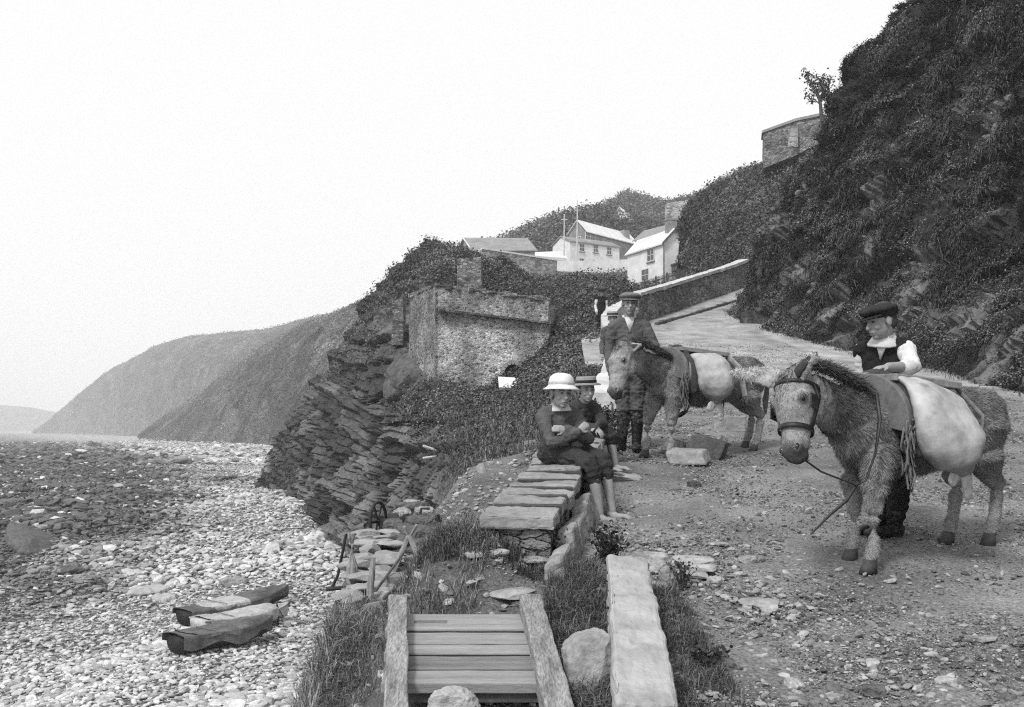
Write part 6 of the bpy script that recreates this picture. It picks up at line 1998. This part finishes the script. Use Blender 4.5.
# tumbled stone pile
k = 0
for (px, py, d, sx, sz) in ((392, 523, 8.3, .09, .05), (402, 512, 8.5, .1, .06), (413, 506, 8.7, .11, .05), (424, 512, 8.6, .1, .055), (432, 520, 8.4, .09, .06), (418, 520, 8.4, .11, .05), (405, 528, 8.2, .1, .05), (420, 532, 8.1, .12, .06), (436, 533, 8.2, .11, .06),
                            (408, 541, 8.0, .12, .06), (426, 545, 7.9, .13, .065), (441, 546, 7.9, .1, .07), (398, 536, 8.1, .1, .05), (411, 500, 8.9, .07, .03), (400, 503, 8.8, .08, .03), (415, 552, 7.7, .14, .06), (434, 557, 7.6, .13, .055), (446, 537, 8.2, .09, .06),
                            (450, 521, 9.4, .1, .06), (462, 512, 9.5, .1, .07), (456, 503, 9.7, .12, .06), (470, 520, 9.2, .11, .07), (447, 508, 9.6, .09, .05), (459, 493, 9.9, .1, .05), (475, 506, 9.5, .09, .06)):
    pale = k in (1, 3, 13)
    grp, lab = ("pale stones on the tumbled pile", "pale stone on top of the tumbled pile by the winch") if pale else (("dark stones of the tumbled pile", "dark rough stone in the tumbled pile behind the trestle") if k < 18 else ("stones of the small heap", "grey stone of the small heap under the bank behind the winch"))
    if k == 20:
        grp, lab = ("stones of the small heap", "grey stone of the small heap under the bank behind the winch"); pale = False
    stone("pile_stone", lab, "stone", P(px, py + 3, d), (sx * 1.15, sx * .85, sz * 1.25), M_SLAB if pale else (M_DKSTONE if k < 18 else M_STONE), .55, 3, k * 1.9, .65, grp)
    k += 1
# mound under the pile so that the stones rest on earth
tv, tf = ico(3)
v = tv * np.array([.34, .6, .3]) + P(424, 572, 8.4)
v[:, 2] += fbm(v * 3, 3) * .06
structure(mesh_obj("mound", raw_mesh("mound", v, tf, np.full(len(v), .7)), M_ROAD))
v = tv * np.array([.35, .5, .38]) + P(462, 540, 9.7)
v[:, 2] += fbm(v * 3, 3) * .06
structure(mesh_obj("mound", raw_mesh("mound", v, tf, np.full(len(v), .7)), M_ROAD))

q = mod_mesh(MB().tube([P(480, 467, 9.7), P(489, 490, 9.5)], [.045, .05], 9, round_ends=False).mesh("p"), sub=2); jitter(q, .02, 8)
tag(mesh_obj("stake", q, M_SLAB), "short pale round stake leaning out of the bank beyond the sitting wall", "stake")
tag(MB().tube([P(478, 487, 9.4), P(512, 486, 9.2)], [.012, .012], 6).build("rail", M_DKWOOD), "thin dark rail lying across the foot of the pale stake", "rail")
for a, c, d, lab in (((424, 446), (448, 454), 24, "upper pale driftwood stick caught on the bank below the bastion"), ((424, 458), (448, 455), 24, "lower pale driftwood stick caught on the bank below the bastion")):
    tag(MB().tube([P(*a, d), P(*c, d)], [.035, .03], 6).build("stick", M_LIMEOLD), lab, "stick")
q0, q1 = P(612, 446, 10.2), P(612.5, 404, 10.2)
tag(MB().tube([q0, q1], [.013, .011], 7).build("walking_stick", M_DKWOOD), "upright dark stick standing by the boots of the man in the flat cap", "stick")

# ------------------------------------------------------------------ boats drawn up on the shingle
def boat(label, stern, bow, wdt, ht, hullm, covers, lift=0.12, sag=.08):
    stern, bow = np.array(stern, float), np.array(bow, float)
    t_ = norm(bow - stern); Lb = np.linalg.norm(bow - stern)
    sx = np.array([t_[1], -t_[0], 0]); Z = np.array([0, 0, 1.])
    t3 = np.array([t_[0], t_[1], 0])
    S3 = np.array([*stern, 0])
    def zb(s):
        q_ = stern + t_ * s * Lb
        return float(beach_z(q_[0], q_[1]))
    z0 = [zb(0), zb(1)]
    def B(s, a, h):
        return S3 + t3 * s * Lb + sx * a + Z * (z0[0] * (1 - s) + z0[1] * s + h + lift)
    root = thing("boat", label, "boat", B(.5, 0, 0), "boats drawn up on the shingle")
    ns = 22
    ss = np.linspace(0, 1, ns)
    half = lambda s: wdt / 2 * (1 - .22 * (1 - s) ** 2 - (max(0, s - .45) / .55) ** 2.3) + .02
    sheer = lambda s: ht * (1 + .22 * (2 * s - .9) ** 2)
    prof = [(0, 0), (.55, .06), (.85, .3), (.97, .65), (1.0, 1.0)]
    vs = []; n = 9
    for s in ss:
        hw_, hh_ = half(s), sheer(s)
        ring = [(-a, h) for a, h in prof[::-1]] + [(a, h) for a, h in prof[1:]]
        for a, h in ring:
            rise = .25 * ht * max(0, s - .7) / .3
            vs.append(B(s, a * hw_, rise * (1 - h) + h * hh_))
    fs = []
    for i in range(ns - 1):
        for j in range(n - 1):
            fs.append((i * n + j, i * n + j + 1, (i + 1) * n + j + 1, (i + 1) * n + j))
        fs.append((i * n + n - 1, i * n, (i + 1) * n, (i + 1) * n + n - 1))
    fs.append(tuple(range(n))[::-1]); fs.append(tuple((ns - 1) * n + j for j in range(n)))
    MB().add(vs, fs).build("hull", hullm, root, True)
    # gunwale
    for sg in (-1, 1):
        MB().tube([B(s, sg * half(s), sheer(s)) for s in ss], [.03] * ns, 6).build("gunwale", hullm, root, True)
    # tarpaulins
    for (s0, s1, mt, drop, lift_, ridge) in covers:
        nu, nv = 34, 25
        vs = []
        for s in np.linspace(s0, s1, nu):
            for q_ in np.linspace(-1, 1, nv):
                hw_ = half(s) + .045
                if abs(q_) < .62:
                    a = q_ / .62 * hw_
                    hh_ = sheer(s) + .05 + lift_ + ridge * (1 - (q_ / .62) ** 2) - sag * (1 - (q_ / .62) ** 2) * math.sin(7 * s)
                else:
                    e = (abs(q_) - .62) / .38
                    a = math.copysign(hw_ + .03 * e + .03 * math.sin(31 * s) * e, q_)
                    hh_ = sheer(s) + .05 + lift_ - e * (drop * (1 + .3 * math.sin(13 * s + q_)))
                vs.append(B(s, a, hh_))
        vs = np.array(vs)
        vs[:, 2] += fbm(vs * 2.2, 4) * .03 + (ridged(vs * np.array([4, 4, 2]), 3) - .6) * .03
        m_ = raw_mesh("tarpaulin", vs, grid_faces(nu, nv), None, False)
        wk = bpy.data.objects.new("w", m_); COL.objects.link(wk)
        so2 = wk.modifiers.new("s", 'SOLIDIFY'); so2.thickness = .012
        dg = bpy.context.evaluated_depsgraph_get()
        m2 = bpy.data.meshes.new_from_object(wk.evaluated_get(dg)); bpy.data.objects.remove(wk); m2.name = "tarpaulin"
        mesh_obj("tarpaulin", m2, mt, root)
    for s in (.3, .68):
        MB().tube([B(s, a * (half(s) + .07), sheer(s) + .08 + lift_ - .3 * (abs(a) > .99)) for a in np.linspace(-1.02, 1.02, 9)], [.014] * 9, 6).build("lashing", M_ROPE, root, True)
    return root
boat("tarred rowing boat under a dark tarpaulin with a pale patch, farthest up the shingle", (-11.0, 33.6), (-8.3, 37.0), 1.3, .42, M_HULLD, [(-.02, .99, M_TARPG, .26, 0, .03), (.18, .5, M_TARPL, .36, .03, .02)])
boat("pale painted boat with a light canvas cover lying between the two dark boats", (-9.75, 31.0), (-7.5, 33.4), 1.15, .42, M_HULLW, [(.05, .8, M_TARPL, .16, 0, .05)])
boat("dark boat wrapped in a heavy black tarpaulin nearest the grassy edge", (-9.5, 28.3), (-7.45, 31.0), 1.2, .44, M_HULLD, [(-.03, .98, M_TARPG, .32, 0, .02), (.1, .6, M_TARPG, .12, .035, .03)])
an = thing("anchor", "small black anchor frame standing on the bow of the pale boat", "anchor", (-7.72, 33.0, float(beach_z(-7.72, 33.0)) + .7))
ac = P(277, 611, 32.8)
MB().tube([ac + (-.18, 0, -.2), ac + (0, 0, .22), ac + (.2, 0, -.2), ac + (-.18, 0, -.2)], [.035] * 4, 8).build("fluke_frame", M_IRON, an, True)
MB().tube([ac + (0, 0, .2), ac + (.02, .1, -.5)], [.035, .03], 8).build("shank", M_IRON, an, True)

# rocks standing out of the reef and the shingle
def reef(px, py, sx, sy, sz, m_, lab, rot=0., tilt=(0, 0), grp=None):
    e = (HOR - py) / 1000; r = (px - CX) / 1000
    for d in np.linspace(15, 300, 3000):
        if e * d <= float(beach_z(r * d, d)):
            break
    return stone("rock", lab, "rock", (r * d, d, e * d + sz * .35), (sx, sy, sz), m_, .7, 4, rot, .7, grp, tilt)
reef(38, 548, 1.5, 2.6, .55, M_DKSTONE, "long dark rock ledge with split layers at the seaward edge of the beach", .5, (.2, .3))
reef(70, 575, .7, .5, .35, M_DKSTONE, "dark squat boulder at the edge of the weed covered stones", .4)
reef(78, 583, .5, .4, .3, M_STONE, "grey block touching the dark squat boulder", 1.4)
reef(95, 448, 2.2, 1.6, 1.3, M_DKSTONE, "low dark rock far out along the pale shingle bank", .4)
reef(148, 592, .95, .6, .22, M_PALESTONE, "flat white slab of rock on the shingle beyond the boats", .7)
reef(165, 601, .6, .5, .2, M_PALESTONE, "smaller white slab beside the flat white rock", .2)
reef(233, 585, .6, .4, .25, M_STONE, "grey stone just beyond the boat with the pale patch", .2)
reef(312, 548, .5, .35, .22, M_PALESTONE, "pale rounded stone on the shingle below the crag", .6)
reef(270, 478, 1.0, .9, .9, M_DKSTONE, "dark fallen block at the very foot of the crag", .6)
reef(85, 488, 4.5, 2.2, .3, M_DKSTONE, "tilted grey pavement of ribbed reef rock", .9, (.1, .1))

# ------------------------------------------------------------------ grass and weeds of the foreground
def grass(label, pts, hmin, hmax, lo, hi, lean=.5, wd=.0022):
    n = len(pts)
    d_ = RNG.normal(size=(n, 3)); d_[:, 2] = 0
    d_ = d_ / np.linalg.norm(d_, axis=1)[:, None]
    h = hmin + (hmax - hmin) * RNG.random(n)
    sv = np.stack([-d_[:, 1], d_[:, 0], 0 * h], 1)
    bend = lean * (.3 + RNG.random(n))
    p = np.asarray(pts)
    w_ = (wd * (.6 + .8 * RNG.random(n)))[:, None]
    mid = p + d_ * (bend * h * .35)[:, None] + np.array([0, 0, 1]) * (h * .6)[:, None]
    tip = p + d_ * (bend * h)[:, None] + np.array([0, 0, 1]) * (h * (.95 - .3 * bend))[:, None]
    v = np.stack([p - sv * w_, p + sv * w_, mid + sv * w_ * .7, tip, mid - sv * w_ * .7], 1).reshape(-1, 3)
    i0 = np.arange(n) * 5
    f = np.concatenate([np.stack([i0, i0 + 1, i0 + 2, i0 + 4], 1), np.stack([i0 + 4, i0 + 2, i0 + 3, i0 + 3], 1)])
    tri = np.concatenate([np.stack([i0, i0 + 1, i0 + 2], 1), np.stack([i0, i0 + 2, i0 + 4], 1), np.stack([i0 + 4, i0 + 2, i0 + 3], 1)])
    c = lo + (hi - lo) * RNG.random(n) ** 1.7
    o = mesh_obj("grass", raw_mesh("grass", v, tri, np.repeat(c, 5), False), M_GRASS)
    return stuff(o, label)
def region(n, x0, x1, y0, y1, cond=None, patch=.0, fs=2.5):
    x = RNG.uniform(x0, x1, n); y = RNG.uniform(y0, y1, n)
    k_ = np.ones(n, bool) if cond is None else cond(x, y)
    if patch:
        k_ &= fbm(np.stack([x * fs, y * fs, 0 * x], 1), 3) > patch - .5 * RNG.random(n)
    x, y = x[k_], y[k_]
    return np.stack([x, y, ground_z(x, y) - .005], 1)
grass("rough grass on the steep edge left of the timber frame", region(30000, -2.0, -.55, 3.0, 6.6, lambda x, y: (x < terrace_edge(y) + .14 + .12 * np.sin(y * 5)) & (x > terrace_edge(y) - .9)), .05, .2, .07, .42, 1.1)
grass("grass between the quay edge and the path", region(22000, -.9, -.05, 4.7, 7.6, lambda x, y: x < wall_x(y) - .12, .12), .03, .12, .06, .34, 1.1, .0018)
grass("grass tufts between the frame and the long stone", region(12000, .16, .46, 3.2, 5.4, None, .1, 5), .04, .15, .04, .26, 1.1, .0018)
grass("grass on the road side of the long stone", region(9000, .56, .85, 3.2, 5.1, lambda x, y: x > .545 + .08 * (y - 4.9), .2, 4), .03, .1, .04, .26, 1.1, .0016)
grass("grass at the foot of the sitting wall", region(5000, -.5, .3, 5.1, 5.5, None, .1, 4), .03, .1, .04, .18, .8)
grass("grass in the dark gap under the planks", region(3500, -.4, .12, 3.0, 3.7, lambda x, y: np.abs(x + .22) > .12), .04, .14, .06, .34, 1.2, .0018)
grass("thin grass growing at the foot of the hillside", region(9000, 6.6, 9.8, 9, 34, lambda x, y: x > np.interp(y, bc[:, 1], bc[:, 0]) - 1.0, .3, .8), .06, .2, .05, .2, .7, .008)
# rough grass over the near bank
sel = np.where((cl_d < 30) & (vg > .55) & ~((cl_v[:, 0] > road_left(cl_v[:, 1]) - .3)))[0]
ix = sel[RNG.integers(0, len(sel), 42000)]
grass("rough grass over the bank below the parapet", cl_v[ix] + RNG.normal(size=(len(ix), 3)) * .04, .06, .2, .05, .28, 1.2, .005)

def weed(name, label, base, h, spread, nl, lsz, lo, hi, cat="plant", ns=9):
    base = np.asarray(base, float)
    root = thing(name, label, cat, base)
    r = np.random.default_rng(int(abs(base[0]) * 1000) + 5)
    mb = MB(); pts = []
    for i in range(ns):
        a = i * 2.4; rr_ = spread * r.uniform(.2, 1)
        tip = base + np.array([math.cos(a) * rr_, math.sin(a) * rr_, h * r.uniform(.6, 1)])
        md = (base + tip) / 2 + np.array([0, 0, h * .12])
        mb.tube([base - (0, 0, .02), md, tip], [.005, .004, .002], 5)
        for t_ in r.random(nl // ns):
            pts.append((base * (1 - t_) ** 2 + 2 * md * t_ * (1 - t_) + tip * t_ ** 2) if t_ > .15 else tip)
    mb.build("stem", M_BARK, root)
    pts = np.array(pts) + r.normal(size=(len(pts), 3)) * lsz * .8
    nn = r.normal(size=pts.shape); nn[:, 2] = np.abs(nn[:, 2]); nn = norm_rows(nn)
    leaf_cloud("foliage", pts, nn, lsz * (.5 + .8 * r.random(len(pts))), lo + (hi - lo) * r.random(len(pts)), M_LEAF, .01, root)
    return root
weed("weed", "tall dark bushy weed growing at the edge of the road beside the long stone", GP(607, 575), .25, .1, 520, .03, .015, .05)
weed("weed", "low dark weed at the foot of the sitting wall beside the flagstone", TP(551, 563), .16, .1, 300, .028, .02, .06)
weed("weed", "small fern like weed leaning over the side of the long stone", GP(628, 632) + (-.03, 0, .02), .2, .1, 160, .028, .05, .13)
weed("weed", "leafy weed clump against the parapet end behind the boy in the straw hat", np.array([.92, 9.6, float(G(9.6))]), .45, .3, 900, .04, .02, .08, ns=14)
weed("weed", "spreading weed clump by the boots of the man in the flat cap", np.array([.98, 11.0, float(G(11.0))]), .42, .28, 800, .04, .025, .09, ns=14)
weed("weed", "scrappy weed growing beside the slate stack", GP(682, 592), .16, .08, 160, .022, .03, .09)
weed("weed", "dark flat weed on the bare patch right of the long stone", GP(706, 668), .07, .12, 260, .025, .02, .06)
